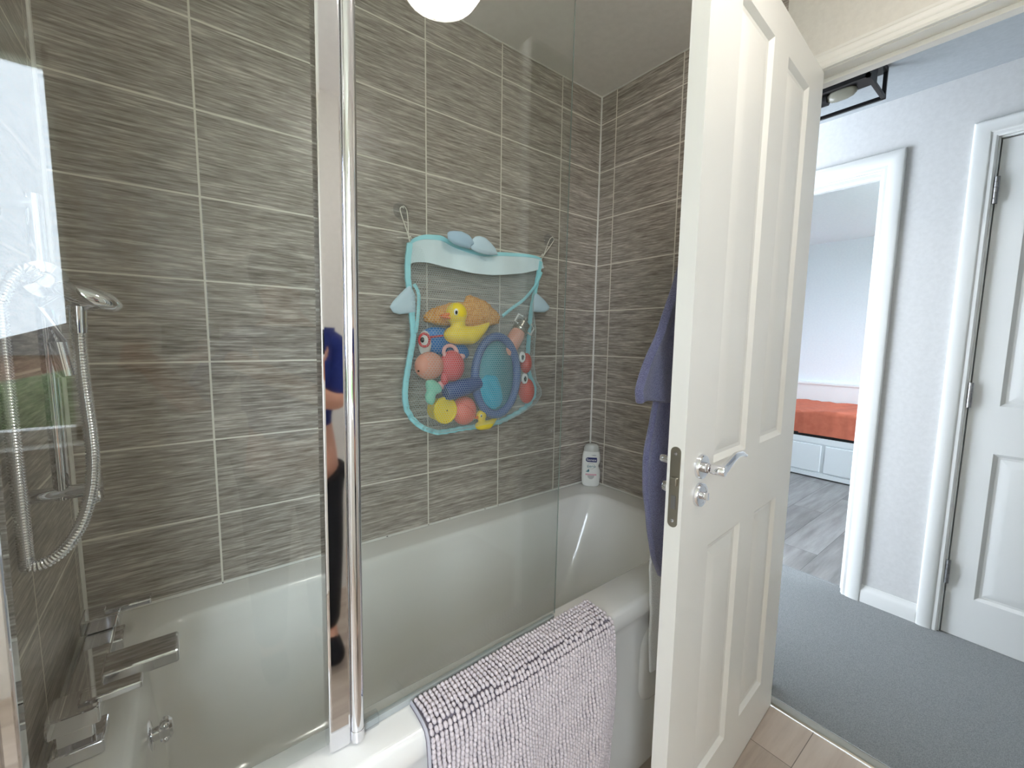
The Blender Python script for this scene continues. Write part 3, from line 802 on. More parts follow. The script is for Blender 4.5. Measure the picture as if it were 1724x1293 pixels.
# bathroom dome light
CL = empty('ceiling_light', (-0.795, -1.15, CZ), 0, 'round opal ceiling light seen mirrored in the glass screen', 'ceiling light')
b = MB(); b.lathe([(.125, 0), (.125, -.02), (.118, -.024), (.11, -.0)], (-0.795, -1.15, CZ - .001), (0, 0, 1), 48); b.build('mount', M['white'], CL)
b = MB(); b.lathe([(.117, -.018), (.115, -.033), (.102, -.052), (.078, -.065), (.044, -.073), (.0001, -.076)], (-0.795, -1.15, CZ), (0, 0, 1), 48); b.build('diffuser', M['glow'], CL, angle=80)

# ------------------------------------------------------------------ bed in the far room
BD = empty('daybed', (3.4, 0.0, 0), 0, 'white daybed with drawers and orange sheet in the far bedroom', 'bed')
bx = 2.97
b = MB(); b.box(bx + .012, bx + .03, -.95, 1.0, .03, .365); b.box(bx, bx + .03, -.95, 1.0, .318, .368); b.box(bx, bx + .03, -.95, 1.0, .012, .05)
b.box(bx, 3.83, -.95, -.92, .03, .368); b.box(bx, 3.83, .97, 1.0, .03, .368)
b.build('bed_frame', M['bed'], BD, smooth=False)
for ya, yb in ((-.095, .96), (-.92, -.125)):
    b = MB(); b.box(bx - .006, bx + .012, ya, yb, .062, .305); bevel(b.build('drawer_front', M['bed'], BD, smooth=False), .004)
b = MB(); b.box(3.81, 3.845, -.95, 1.0, .03, .795); b.box(3.795, 3.849, -.95, 1.0, .78, .805); bevel(b.build('back_board', M['bed'], BD, smooth=False), .005)
b = MB(); b.box(bx + .015, 3.80, -.91, .96, .368, .400); b.build('mattress_gap_shade', M['darkslot'], BD, smooth=False)  # black box fills the gap under the mattress, shade put into its colour
b = MB(); nx, ny = 70, 110; vs = []; fs = []
def sh(u, v):
    # u: 0 bottom front .. over the top .. back
    if u < .22: f = u / .22; x = bx + .010; z = .392 + f * .185
    elif u < .30: f = (u - .22) / .08; a = f * PI / 2; x = bx + .010 + .03 * (1 - math.cos(a)); z = .577 + .03 * math.sin(a)
    else: f = (u - .30) / .70; x = bx + .04 + f * (3.80 - bx - .04); z = .607
    y = -.93 + 1.90 * v
    q = noise.noise(Vector((x * 2.2 + z * 2, y * 5 + x * 6, 1.3))) * .022 + noise.noise(Vector((x * 4, y * 14 + x * 10, 4))) * .012
    return (x - q * .6 if u < .3 else x, y, z + q * (1.1 if u > .25 else .3))
for i in range(nx + 1):
    for j in range(ny + 1): vs.append(sh(i / nx, j / ny))
for i in range(nx):
    for j in range(ny): a = i * (ny + 1) + j; fs.append((a, a + 1, a + ny + 2, a + ny + 1))
b.add(vs, fs); b.build('sheet', M['sheet'], BD, angle=180)['label'] = 'rumpled orange sheet'
b = MB(); b.box(bx + .03, 3.79, -.91, .95, .4, .575); b.build('mattress', M['bed'], BD, smooth=False)

# ------------------------------------------------------------------ bath toy bag
BG = empty('toy_bag', (-0.63, 0.0, 0.88), 0, 'pale blue mesh bath toy bag with tail and fins hanging on the tiles', 'toy bag')
YB = -0.035
outline_px = [(690.5, 409.6), (687, 440), (687, 467), (691, 495), (694, 529.7), (697, 565), (694, 585), (690.4, 604), (684, 641), (682, 667), (684.8, 689), (696, 708), (712.7, 721), (736.8, 729), (759, 725.5), (781, 721), (800, 719), (818.5, 716), (844.5, 709.7), (870, 696.7), (891, 682), (901, 665), (901, 648.5), (892.7, 633.6), (889, 611), (890, 590), (891, 574), (894.6, 527.8), (900, 500), (905, 475), (911, 440)]
OUT = [at(px, py, YB) for px, py in outline_px]
OX = np.array([[p[0], p[2]] for p in OUT])
def segd(x, z):
    A_ = OX; B_ = np.roll(OX, -1, 0); d = B_ - A_; p = np.array([x, z]); t_ = np.clip(((p - A_) * d).sum(1) / (d * d).sum(1), 0, 1)
    return np.sqrt((((A_ + d * t_[:, None]) - p) ** 2).sum(1)).min()
def inside(x, z):
    c = False; n_ = len(OX); j = n_ - 1
    for i in range(n_):
        xi, zi = OX[i]; xj, zj = OX[j]
        if (zi > z) != (zj > z) and x < (xj - xi) * (z - zi) / (zj - zi) + xi: c = not c
        j = i
    return c
zlo, zhi = OX[:, 1].min(), OX[:, 1].max()
def bulge(x, z):
    d = segd(x, z); f = min(1, d / .075); f = math.sqrt(1 - (1 - f) ** 2)
    low = min(1, max(0.12, (zhi - .05 - z) / .22))
    return .104 * f * low
def net_y(x, z): return YB + .012 - bulge(x, z)

# net: hexagonal cells
cell = .0092; hexes = []; vid = {}; vs = []; fs = []
dx = cell * math.sqrt(3) / 2; nxh = int((OX[:, 0].max() - OX[:, 0].min()) / dx) + 2; nzh = int((zhi - zlo) / (cell * .75 * 1.0)) + 2
hw_ = cell * .5
for r in range(nzh):
    for c in range(nxh):
        cx = OX[:, 0].min() + (c + (r % 2) * .5) * hw_ * math.sqrt(3); cz = zlo + r * hw_ * 1.5
        if not inside(cx, cz): continue
        ids = []
        for k in range(6):
            a = PI / 6 + k * PI / 3; x = cx + hw_ * math.cos(a); z = cz + hw_ * math.sin(a); key = (round((x + 3) * 1000), round(z * 1000))
            if key not in vid: vid[key] = len(vs); vs.append((x, z))
            ids.append(vid[key])
        fs.append(ids)
b = MB(); b.v = [(x, net_y(x, z), z) for x, z in vs]; b.f = [tuple(q) for q in fs]; b.mi = [0] * len(fs)
net = b.build('net', M['net'], BG, angle=180)
wf = net.modifiers.new('strands', 'WIREFRAME'); wf.thickness = .0008; wf.use_even_offset = False; wf.use_replace = True; wf.use_boundary = True
# back panel of the bag (same net, flat near the tiles)
b = MB(); b.v = [(x, -0.008, z) for x, z in vs]; b.f = [tuple(q) for q in fs][::1]; b.mi = [0] * len(fs)
net2 = b.build('back_net', M['net'], BG, angle=180)
wf = net2.modifiers.new('strands', 'WIREFRAME'); wf.thickness = .0009; wf.use_even_offset = False; wf.use_replace = True

# top band
def poly_interp(pts, n):
    pts = [np.array(p, float) for p in pts]; L = [0]
    for a, c in zip(pts, pts[1:]): L.append(L[-1] + np.linalg.norm(c - a))
    return [np.array([np.interp(L[-1] * i / (n - 1), L, [p[q] for p in pts]) for q in (0, 1)]) for i in range(n)]
def smooth_pts(p, it=2):
    p = [q.copy() for q in p]
    for _ in range(it): p = [p[0]] + [(p[i - 1] + 2 * p[i] + p[i + 1]) / 4 for i in range(1, len(p) - 1)] + [p[-1]]
    return p
top = smooth_pts(poly_interp([(689, 409), (697, 401), (714.8, 395.7), (744.4, 397.4), (761.8, 409.6), (787.9, 420), (814, 427), (840, 425.3), (883.6, 427.9), (903, 431), (912, 435.5)], 50))
bot = smooth_pts(poly_interp([(690.5, 445), (694, 441.5), (716.6, 440.9), (744.4, 447.9), (796.6, 460), (830, 463), (848.8, 462.7), (880, 460), (897.5, 456.6), (915.8, 451.4)], 50))
def band(t0, t1, yoff, th):
    b = MB(); F = []; Bk = []
    for i in range(50):
        colf = []
        for k in range(9):
            f = t0 + (t1 - t0) * k / 8; px = top[i] * (1 - f) + bot[i] * f; w_ = at(px[0], px[1], YB)
            y = YB + .010 - .020 * math.sin(PI * i / 49) * f + .004 * math.sin(i * .5) - yoff
            p = at(px[0], px[1], y); colf.append((p[0], y, p[2]))
        F.append(colf + [(q[0], q[1] + th, q[2]) for q in colf[::-1]])
    b.loft(F); return b
band(0, 1, .004, .008).build('top_band', M['band_cloth'], BG, angle=60)
band(-.03, .14, .006, .010).build('top_binding', M['tape'], BG, angle=60)

def puffy(name, px, y, th, mat):
    pts = poly_interp(px + [px[0]], 49)[:-1]; P3 = [Vector(at(q[0], q[1], y)) for q in pts]; c = sum(P3, Vector()) / len(P3); b = MB(); rings = []
    for sc, dy in ((.05, -1), (.5, -.93), (.8, -.7), (.95, -.35), (1, 0), (.95, .35), (.8, .7), (.5, .93), (.05, 1)):
        rings.append([Vector((c.x + (p.x - c.x) * sc, y + dy * th, c.z + (p.z - c.z) * sc)) for p in P3])
    b.loft(rings); return b.build(name, mat, BG, angle=70)
def cp(pts, s=5.747, ox=640, oy=340): return [(ox + u / s, oy + v / s) for u, v in pts]
puffy('tail_lobe', cp([(650, 300), (672, 283), (720, 278), (790, 285), (860, 320), (890, 360), (912, 405), (880, 425), (872, 455), (790, 435), (710, 405), (655, 362)]), YB - .030, .010, M['tail_cloth'])
puffy('tail_lobe', cp([(868, 420), (885, 365), (920, 335), (960, 328), (1015, 345), (1070, 395), (1115, 450), (1142, 512), (1090, 515), (1010, 508), (930, 485), (880, 455)]), YB - .022, .010, M['fin_cloth'])
puffy('side_fin', cp([(290, 795), (240, 840), (180, 900), (120, 965), (92, 1015), (125, 1070), (185, 1088), (260, 1080), (345, 1080), (340, 900)]), YB + .004, .009, M['fin_cloth'])
puffy('side_fin', cp([(1495, 870), (1530, 895), (1590, 950), (1640, 1015), (1630, 1045), (1590, 1068), (1520, 1068), (1455, 1062), (1465, 960)]), YB + .004, .009, M['fin_cloth'])

# binding tape around the edge
tp = poly_interp([(p[0], p[2]) for p in OUT], 260); b = MB(); rings = []
tpn = smooth_pts(tp, 6)
for i, q in enumerate(tpn):
    t_ = tpn[min(i + 1, 259)] - tpn[max(i - 1, 0)]; t_ /= max(np.linalg.norm(t_), 1e-9); nrm = np.array([-t_[1], t_[0]])
    wv = .0085; pl = .0035 * math.sin(i * 1.25) * (1 if q[1] < zlo + .10 else .25)
    y = YB + .004 + pl
    a0 = q - nrm * wv; a1 = q + nrm * wv
    rings.append([(a0[0], y - .003, a0[1]), (a1[0], y - .005, a1[1]), (a1[0], y + .003, a1[1]), (a0[0], y + .004, a0[1])])
b.loft(rings); b.build('edge_binding', M['tape'], BG, angle=60)
# inner seams of the side gussets
for seam in ([(697, 478), (705, 497), (703, 540), (700, 560)], [(912, 458), (903, 478), (893, 492), (880, 506), (862, 519), (846, 532)]):
    b = MB(); q = [Vector(at(x, y, YB - .008)) for x, y in seam]; b.tube(crom(q, 8), [(.006, .0015)] * (8 * (len(q) - 1) + 1), 8, up=(0, 1, 0))
    b.build('gusset_seam', M['tape'], BG)

# cups and cords
for nm, (cx, cy), (bx_, by_), lab in (('a', (677.5, 354), (690, 408), 'clear suction cup holding the left cord of the toy bag'), ('b', (927, 404), (912, 436), 'clear suction cup holding the right cord of the toy bag')):
    c = at(cx, cy, -.012); S_ = empty('suction_cup', (c[0], 0, c[2]), 0, lab, 'suction cup', 'suction cups above the toy bag')
    b = MB(); b.lathe([(.026, .001), (.024, .004), (.012, .009), (.007, .012), (.006, .016), (.009, .021), (.008, .026), (.0001, .028)], (c[0], 0, c[2]), (0, -1, 0), 32); b.build('cup', M['clearpl'], S_)
    b = MB(); ko = Vector((c[0], -.020, c[2])); e = Vector(at(bx_, by_, YB + .004))
    for sgn in (-1, 1):
        off = Vector((sgn * .011, 0, 0)); b.tube(crom([ko + Vector((0, -.003, .010)), ko + off, ko.lerp(e, .35) + off * .7, ko.lerp(e, .7) + off * .15, e], 8), .0016, 8)
    b.tube([e + Vector((-.004, -.003, .012)), e + Vector((.0, -.004, .018)), e + Vector((.004, -.003, .010)), e + Vector((.0, -.004, .004))], .0022, 8)
    b.tube([ko.lerp(e, .4) + Vector((-.010, -.002, .002)), ko.lerp(e, .4) + Vector((.008, -.002, .001))], .0013, 6)
    if nm == 'a': b.tube([e + Vector((-.002, -.004, .012)), e + Vector((-.030, -.006, .010)), e + Vector((-.044, -.004, .008))], .0012, 6)
    b.build('cord', M['cord'], BG)

# --------- the toys inside the bag
def c6(u, v): return 670 + u / 5.388, 500 + v / 5.388
def W(u, v, y): return Vector(at(*c6(u, v), y * .92))
KX = .0024 / 5.388 * 1.0       # metres per crop pixel across
KZ_ = .0021 / 5.388
GT = 'bath toys inside the mesh bag'
def toy(name, label, cat): return empty(name, (0, 0, 0), 0, label, cat, GT)
def reloc(o, p):
    """put the toy's origin at its own place"""
    o.location = p; o.matrix_world = Matrix.Translation(p)
    for ch in o.children: ch.matrix_parent_inverse = Matrix.Translation(-Vector(p))
    for ch in o.children:
        for g in ch.children: g.matrix_parent_inverse = Matrix.Identity(4)
def tb_(mb, name, mat, p, **k): return mb.build(name, mat, p, world=False, **k)
rY = lambda a: Matrix.Rotation(a, 3, 'Y')

s_ = []   # sponge
t0 = toy('bath_sponge', 'long orange sea sponge behind the big yellow duck', 'sponge')
b = MB(); out = []
cc = W(600, 145, -.036); seg, rg = 60, 40
for i in range(rg + 1):
    th = PI * i / rg; ring = []
    for k in range(seg):
        a = 2 * PI * k / seg; v = Vector((math.cos(th) * -1, math.sin(th) * math.cos(a), math.sin(th) * math.sin(a)))
        f = 1 + .10 * noise.noise(v * 2.4) + .07 * noise.noise(v * 9) + .04 * noise.noise(v * 22)
        bend = -.015 * (v.x ** 2) - .016 * v.x * 0
        ring.append(cc + Vector((v.x * .148 * f, v.y * .021 * f, v.z * .050 * f * (1.1 if v.x > 0 else .80) + bend * 1.2 + (.006 if v.x > 0 else -.006))))
    out.append(ring)
b.loft(out); tb_(b, 'sponge_body', M['sponge'], t0, angle=180); reloc(t0, cc)

def duck(label, hu, hv, sc, y, mats=('yellow', 'orange')):
    t0 = toy('rubber_duck', label, 'rubber duck'); h = W(hu, hv, y)
    b = MB(); body = h + Vector((.012 * sc, 0, -.070 * sc)); out = []
    n_ = 30
    for i in range(n_ + 1):       # body cross sections from breast to tail
        f = i / n_; x = -.058 + f * .178
        q = min(1, f / .30); rz = .034 * math.sqrt(max(.02, 1 - (1 - q) ** 2)) if f < .55 else .034 * max(.12, 1 - ((f - .55) / .45) ** 1.6 * .80)
        up = .042 * (max(0, f - .58) / .42) ** 1.5
        ring = [body + Vector((x * sc, math.cos(a) * rz * 1.0 * sc, (math.sin(a) * rz * .92 + up) * sc)) for a in [2 * PI * k / 24 for k in range(24)]]
        out.append(ring)
    b.loft(out)
    b.ell(h + Vector((.006 * sc, 0, -.034 * sc)), (.026 * sc, .024 * sc, .028 * sc)); b.ell(h, (.036 * sc, .034 * sc, .037 * sc))
    bd = tb_(b, 'duck_body', M[mats[0]], t0, angle=180)
    md = bd.modifiers.new('fuse', 'REMESH'); md.mode = 'VOXEL'; md.voxel_size = .0028 * sc; md.use_smooth_shade = True
    md = bd.modifiers.new('soft', 'SMOOTH'); md.iterations = 6
    b = MB(); b.ell(h + Vector((-.044 * sc, -.004 * sc, -.006 * sc)), (.022 * sc, .014 * sc, .0055 * sc), rot=rY(-.25)); b.ell(h + Vector((-.040 * sc, -.004 * sc, -.014 * sc)), (.018 * sc, .012 * sc, .005 * sc), rot=rY(.15)); tb_(b, 'beak', M[mats[1]], t0)
    b = MB(); b.ell(h + Vector((-.018 * sc, -.029 * sc, .004 * sc)), (.008 * sc, .005 * sc, .011 * sc)); e_ = tb_(b, 'eye', M['white'], t0)
    b = MB(); b.ell(h + Vector((-.0195 * sc, -.0335 * sc, .002 * sc)), (.0042 * sc, .0028 * sc, .0062 * sc)); tb_(b, 'pupil', M['pupil'], e_)
    reloc(t0, h); return t0
duck('large yellow rubber duck at the top of the toys', 530, 152, 1.0, -.085)
duck('small yellow rubber duck low beside the coral ball', 755, 1075, .52, -.075)

t0 = toy('toy_fish', 'blue toy swimmer with white face and red goggle ring', 'toy')
c = W(400, 405, -.040); b = MB(); b.ell(c + Vector((-.012, 0, .002)), (.072, .026, .046), rot=rY(.12)); b.ell(c + Vector((.065, .008, -.026)), (.05, .02, .028), rot=rY(.5)); tb_(b, 'toy_body', M['blue'], t0)
fc = W(238, 410, -.054); b = MB(); b.ell(fc + Vector((.004, .004, -.004)), (.020, .024, .042)); tb_(b, 'face', M['white'], t0)
g_ = W(240, 392, -.080); b = MB(); b.torus(g_, .020, .0042, (-.4, -1, 0), .8); q0, q1 = W(270, 365, -.078), W(405, 352, -.072); b.tube([q0, q1], .0032, 8); gg = tb_(b, 'goggles', M['redrim'], t0)
b = MB(); b.lathe([(.0165, 0), (.0165, .003), (.0001, .005)], g_ + Vector((0, .002, 0)), (-.35, -1, 0), 24); tb_(b, 'eye', M['white'], t0)
b = MB(); b.ell(g_ + Vector((-.009, -.004, .001)), (.0065, .004, .009)); tb_(b, 'pupil', M['pupil'], t0); reloc(t0, c)

t0 = toy('squirt_toy', 'round peach and red squirt toy with pink ears', 'toy')
c = W(285, 625, -.086); c2 = W(492, 625, -.088)
b = MB(); b.ell(c, (.050, .030, .045)); tb_(b, 'head', M['peach'], t0)
b = MB(); b.ell(c2, (.044, .030, .052), rot=rY(-.15)); b.ell(c2 + Vector((-.030, -.004, -.040)), (.014, .012, .024)); tb_(b, 'toy_body', M['red'], t0)
b = MB(); b.torus(W(475, 500, -.090), .022, .0062, (0, -1, .2), 1.1); tb_(b, 'ear', M['pink'], t0)
b = MB(); b.ell(W(572, 540, -.085), (.016, .010, .010)); tb_(b, 'ear', M['pink'], t0)
b = MB(); b.ell(W(392, 800, -.085), (.016, .010, .014)); tb_(b, 'foot', M['pink'], t0)
b = MB(); b.ell(W(186, 672, -.100), (.0035, .003, .003), 10, 8); tb_(b, 'spout_hole', M['pupil'], t0); reloc(t0, c)

t0 = toy('fishing_net', 'navy blue toy fishing net with round hoop and turquoise netting', 'toy')
hc = W(895, 715, -.080)
b = MB(); b.torus(hc, .141, .0155, (.0, -1, .0), .66, 60, 14); tb_(b, 'hoop', M['ring'], t0)['label'] = 'slate blue oval hoop'
b = MB(); p0, p1 = W(430, 870, -.098), W(735, 775, -.090); b.tube([p0, p0.lerp(p1, .08), p0.lerp(p1, .6), p1], [.023, .029, .029, .021], 20); tb_(b, 'handle', M['navy'], t0)
b = MB(); out = []
for i in range(22):
    f = i / 21; ring = []
    for k in range(60):
        a = 2 * PI * k / 60; R_ = 1 - f ** 1.5 * .93; rz = .134 * R_; rx_ = .088 * R_
        fo = 1 + .10 * f * math.sin(a * 5 + f * 3) + .05 * noise.noise(Vector((math.cos(a) * 2, math.sin(a) * 2, f * 3)))
        ring.append(hc + Vector((rx_ * math.sin(a) * fo, .004 + .040 * f ** .8, rz * math.cos(a) * fo - .05 * f)))
    out.append(ring)
b.loft(out, True, True); tb_(b, 'netting', pmat('turquoise_mesh', (96, 196, 214), 0.7, Alpha=0.5), t0, angle=180)
b = MB(); out = []; gc = W(845, 860, -.078)
for i in range(19):
    th = PI * i / 18
    ring = []
    for k in range(40):
        a = 2 * PI * k / 40; v = Vector((math.sin(th) * math.cos(a), math.sin(th) * math.sin(a), -math.cos(th)))
        f = 1 + .16 * noise.noise(v * 1.6) + .07 * math.sin(a * 6 + v.z * 3) * math.sin(th)
        ring.append(gc + Vector((v.x * .050 * f + v.z * -.012, v.y * .016 * f, v.z * .060 * f)))
    out.append(ring)
b.loft(out); tb_(b, 'gathered_netting', M['teal'], t0, angle=180)['label'] = 'bunched turquoise cloth'
reloc(t0, hc)

t0 = toy('bath_toy', 'mint green flat toy at the lower left of the bag', 'toy'); c = W(320, 860, -.082)
pts = [(250, 760), (300, 745), (370, 790), (385, 850), (330, 885), (325, 930), (300, 975), (255, 955), (240, 900), (255, 850), (245, 800)]
b = MB(); P3 = [W(u, v, -.082) for u, v in pts]; P3 = crom(P3 + [P3[0]], 5)[:-1]
cm = sum(P3, Vector()) / len(P3)
b.loft([[Vector((cm.x + (p.x - cm.x) * sc, -.082 + dy, cm.z + (p.z - cm.z) * sc)) for p in P3] for sc, dy in ((.1, -.013), (.7, -.011), (.95, -.006), (1, 0), (.95, .006), (.1, .01))])
tb_(b, 'toy_body', M['mint'], t0, angle=60)
b = MB(); b.tube([W(300, 905, -.094), W(390, 850, -.094)], .0016, 8); tb_(b, 'groove', M['label_teal'], t0); b = MB(); b.ell(W(297, 897, -.096), (.004, .003, .004), 10, 8); tb_(b, 'eye', M['label_teal'], t0); reloc(t0, c)

t0 = toy('toy_cup', 'round yellow toy cup seen from its base', 'toy'); c = W(415, 1025, -.075)
b = MB(); b.lathe([(.036, -.045), (.042, -.0), (.0455, .006), (.0455, .012), (.043, .016), (.038, .0165), (.036, .014), (.0001, .014)], c, (.1, -1, .05), 48); tb_(b, 'cup', M['yellow'], t0)
b = MB(); b.ell(c + Vector((.004, -.0165, 0)), (.0025, .002, .0025), 10, 8); tb_(b, 'drain_hole', M['pupil'], t0); reloc(t0, c)

t0 = toy('toy_ball', 'coral pink ball at the bottom of the bag', 'ball'); c = W(600, 1030, -.065)
b = MB(); b.ell(c, (.045, .038, .050), 32, 20); tb_(b, 'ball', M['coral'], t0)
b = MB(); b.torus(c, .0445, .0013, (.7, .2, .72), 1.0, 50, 6); tb_(b, 'seam', M['crab'], t0); reloc(t0, c)

t0 = toy('crab_toy', 'red orange toy with two round white eyes at the right edge', 'toy'); c = W(1165, 850, -.055)
b = MB(); b.ell(c, (.030, .034, .050)); b.ell(W(1160, 600, -.045), (.022, .026, .040)); tb_(b, 'toy_body', M['crab'], t0)
for u, v in ((1125, 545), (1148, 740)):
    p = W(u, v, -.088); b = MB(); b.lathe([(.0135, 0), (.0130, .004), (.0001, .008)], p, (-.1, -1, 0), 24); b.v = [(q[0], q[1], p.z + (q[2] - p.z) * 1.5) for q in b.v]; e_ = tb_(b, 'eye', M['white'], t0)
    b = MB(); b.ell(p + Vector((-.003, -.008, -.001)), (.006, .003, .010)); tb_(b, 'pupil', M['pupil'], e_)
reloc(t0, c)

t0 = toy('toy_bottle', 'peach toy bottle with silver stopper and white clips', 'toy'); c = W(1060, 380, -.060)
ax = (W(1150, 215, -.06) - W(1020, 450, -.06)).normalized()
b = MB(); b.lathe([(.010, -.075), (.026, -.06), (.030, -.02), (.029, .02), (.024, .038), (.0001, .04)], c, ax, 28); tb_(b, 'bottle_body', M['peach'], t0)
b = MB(); b.lathe([(.028, .034), (.031, .038), (.031, .046), (.027, .05), (.027, .072), (.015, .078), (.009, .084), (.010, .094), (.0001, .098)], c, ax, 28); tb_(b, 'stopper', M['satin'], t0)
sd = Vector((ax.z, 0, -ax.x)); b = MB()
for sg in (-1, 1):
    p = c + ax * .050 + sd * (sg * .030) + Vector((0, -.012, 0))
    b.tube([p, p + sd * (sg * .016), p + sd * (sg * .016) + ax * .030, p - sd * (sg * .004) + ax * .036], .0035, 8)
tb_(b, 'clip', M['white'], t0); reloc(t0, c)

# ------------------------------------------------------------------ outside the window
b = MB(); b.box(-60, 60, -90, -3.2, -3.0, -2.8); struct('ground', b, M['grass'], smooth=False)
def house(x, y, w_, d_, h_):
    H = empty('house', (x, y, -2.8), 0, 'brick house with pitched roof beyond the garden, mirrored in the glass', 'house')
    b = MB(); b.box(x - d_, x + d_, y - w_, y + w_, -2.8, -2.8 + h_); b.build('walls', M['brick'], H, smooth=False)
    b = MB(); z = -2.8 + h_; b.add([(x - d_ - .3, y - w_ - .3, z), (x + d_ + .3, y - w_ - .3, z), (x + d_ + .3, y + w_ + .3, z), (x - d_ - .3, y + w_ + .3, z), (x, y - w_, z + 1.6), (x, y + w_, z + 1.6)], [(0, 1, 4), (2, 3, 5), (1, 2, 5, 4), (3, 0, 4, 5), (0, 3, 2, 1)])
    b.build('roof', M['roof'], H, smooth=False)
house(-5.5, -32, 3, 4, 3.0)
def hedge(x0, y0, x1, y1, h_, label):
    b = MB(); n_ = 24; d = Vector((x1 - x0, y1 - y0, 0)); L_ = d.length; d.normalize(); s = Vector((-d.y, d.x, 0)); rings = []
    for i in range(n_ + 1):
        p = Vector((x0, y0, -2.8)) + d * (L_ * i / n_)
        rings.append([p + s * (.7 * math.cos(a)) * (1 + .3 * noise.noise(p * .7 + Vector((a, 0, 0)))) + Vector((0, 0, h_ * max(0, math.sin(a)) ** .6 * (1 + .3 * noise.noise(p * .5 + Vector((0, a, 3)))))) for a in [PI * k / 12 for k in range(13)]])
    b.loft(rings, True, True); tag(b.build('garden_hedge', M['hedge'], None, angle=70), label, 'hedge')
hedge(-30, -13, 20, -13, 1.5, 'clipped hedge across the garden, nearer one')
hedge(-34, -24, 24, -24, 2.3, 'taller hedge at the far end of the garden')

# ------------------------------------------------------------------ the photographer, seen only in the chrome and glass
PR = empty('person', (-1.20, -1.66, 0), 0, 'person in a navy top and dark trousers holding up a phone', 'person')
def skin_obj(name, verts, edges, mat, parent, root=0, sub=2):
    me = bpy.data.meshes.new(name); me.from_pydata([v[0] for v in verts], edges, []); me.update(); me.materials.append(mat)
    o = bpy.data.objects.new(name, me); COL.objects.link(o); o.parent = parent; o.matrix_parent_inverse = parent.matrix_world.inverted()
    me.attributes  # skin layer
    md = o.modifiers.new('skin', 'SKIN'); md.use_smooth_shade = True
    if not me.skin_vertices:
        import bmesh
        bm = bmesh.new(); bm.from_mesh(me); bm.verts.layers.skin.verify(); bm.to_mesh(me); bm.free()
    for i, v in enumerate(verts):
        r = v[1]; me.skin_vertices[0].data[i].radius = r if isinstance(r, tuple) else (r, r)
    me.skin_vertices[0].data[root].use_root = True
    md = o.modifiers.new('round', 'SUBSURF'); md.levels = sub; md.render_levels = sub
    return o
px_, py_ = -1.20, -1.66
ph = Vector(C0) - Vector(AF) * .012                       # phone centre, just behind the lens
rgt, upv, fwd = Vector(AR), Vector(AU), Vector(AF)
hr = ph - fwd * .02 + rgt * .085 + upv * -.02; hl = ph - fwd * .03 - rgt * .085 + upv * -.03
V = [((px_, py_, .80), (.14, .11)), ((px_, py_ + .01, .95), (.125, .10)), ((px_, py_ + .02, 1.10), (.15, .11)), ((px_, py_ + .02, 1.20), (.10, .07)), ((px_ - .01, py_ + .03, 1.28), .048), ((px_ - .02, py_ + .05, 1.33), .060), ((px_ - .03, py_ + .07, 1.40), .078), ((px_ - .03, py_ + .06, 1.46), .055),
     ((px_ - .16, py_ + .00, 1.17), .055), ((px_ - .27, py_ + .02, .98), .042), (tuple(hl + Vector((.02, -.06, -.03))), .027),
     ((px_ + .16, py_ + .02, 1.17), .055), ((px_ + .13, py_ + .10, .97), .042), (tuple(hr + Vector((.05, -.07, -.04))), .027),
     ((px_ - .08, py_, .70), .085), ((px_ - .09, py_ + .02, .40), .058), ((px_ - .09, py_, .08), .040), ((px_ - .09, py_ + .13, .035), .035),
     ((px_ + .08, py_, .70), .085), ((px_ + .09, py_ + .02, .40), .058), ((px_ + .09, py_, .08), .040), ((px_ + .09, py_ + .13, .035), .035)]
E_ = [(0, 1), (1, 2), (2, 3), (3, 4), (4, 5), (5, 6), (6, 7), (3, 8), (8, 9), (9, 10), (3, 11), (11, 12), (12, 13), (0, 14), (14, 15), (15, 16), (16, 17), (0, 18), (18, 19), (19, 20), (20, 21)]
skin_obj('body', V, E_, M['skin'], PR)
SV = [(V[i][0], tuple(np.array(V[i][1] if isinstance(V[i][1], tuple) else (V[i][1],) * 2) + .010)) for i in (1, 2, 3, 8, 9, 11, 12, 0)]
skin_obj('top', SV, [(7, 0), (0, 1), (1, 2), (2, 3), (3, 4), (2, 5), (5, 6)], M['shirt'], PR, 1)
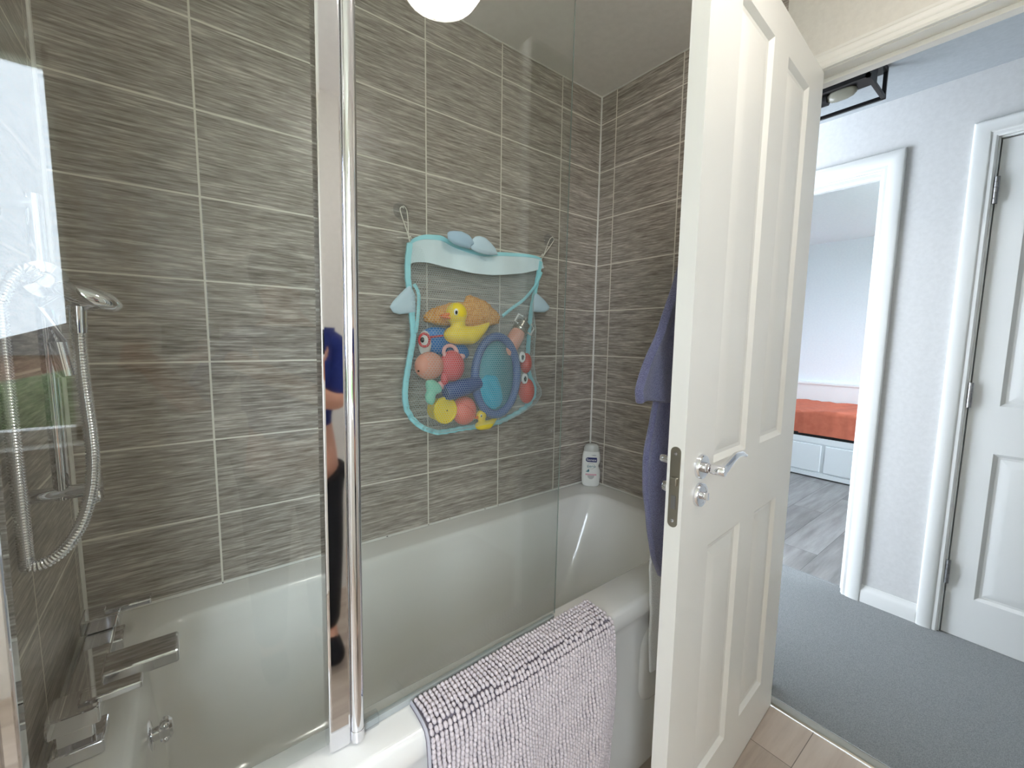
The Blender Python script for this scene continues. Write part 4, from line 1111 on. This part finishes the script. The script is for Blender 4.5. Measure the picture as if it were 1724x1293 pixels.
TV = [(V[i][0], tuple(np.array(V[i][1] if isinstance(V[i][1], tuple) else (V[i][1],) * 2) + .012)) for i in (0, 14, 15, 16, 18, 19, 20)]
skin_obj('trousers', TV, [(0, 1), (1, 2), (2, 3), (0, 4), (4, 5), (5, 6)], M['trousers'], PR, 0)
for i_ in (16, 20):
    skin_obj('slipper', [((V[i_][0][0], V[i_][0][1] - .02, .055), .048), ((V[i_ + 1][0][0], V[i_ + 1][0][1] + .02, .045), .042)], [(0, 1)], M['trousers'], PR, 0)
hd = Vector(V[6][0]); b = MB(); b.ell(hd + Vector((.004, -.022, .022)), (.088, .092, .098)); b.ell(hd + Vector((.01, -.07, -.03)), (.07, .05, .09)); b.build('hair', M['hair'], PR)
for sgn, hp in ((1, hr), (-1, hl)):
    pc = hp - fwd * .012 - upv * .02; vv = [(tuple(pc + Vector((.02 if sgn > 0 else .01, -.04, -.02))), .024), (tuple(pc), (.030, .016))]; ee = [(0, 1)]
    for k in range(4):
        b0 = pc + upv * (.022 - .016 * k) + rgt * (-sgn * .004); ln = (.060, .068, .064, .050)[k]
        i0 = len(vv); vv += [(tuple(b0), .009), (tuple(b0 + fwd * .030 + rgt * (sgn * .006)), .0085), (tuple(b0 + fwd * .036 - rgt * (sgn * ln * .45)), .0078)]
        ee += [(1, i0), (i0, i0 + 1), (i0 + 1, i0 + 2)]
    i0 = len(vv); th = pc - upv * .035 - rgt * (sgn * .01); vv += [(tuple(th), .010), (tuple(th - rgt * (sgn * .028) - fwd * .006), .009)]; ee += [(1, i0), (i0, i0 + 1)]
    # keep fingers clear of the lens side
    skin_obj('hand', vv, ee, M['skin'], PR, 1, 1)
pb = MB(); cs = []
for sx_, sz_ in ((-1, -1), (1, -1), (1, 1), (-1, 1)): cs.append((sx_, sz_))
pc = ph - fwd * .008 + rgt * .045 - upv * .012
pb.loft([[pc + rgt * (a * .074) + upv * (c_ * .036) + fwd * d_ for a, c_ in cs] for d_ in (-.004, .004)])
po = pb.build('phone', M['pupil'], None, smooth=False); bevel(po, .003); tag(po, 'black phone held up by the person at the lens', 'phone')
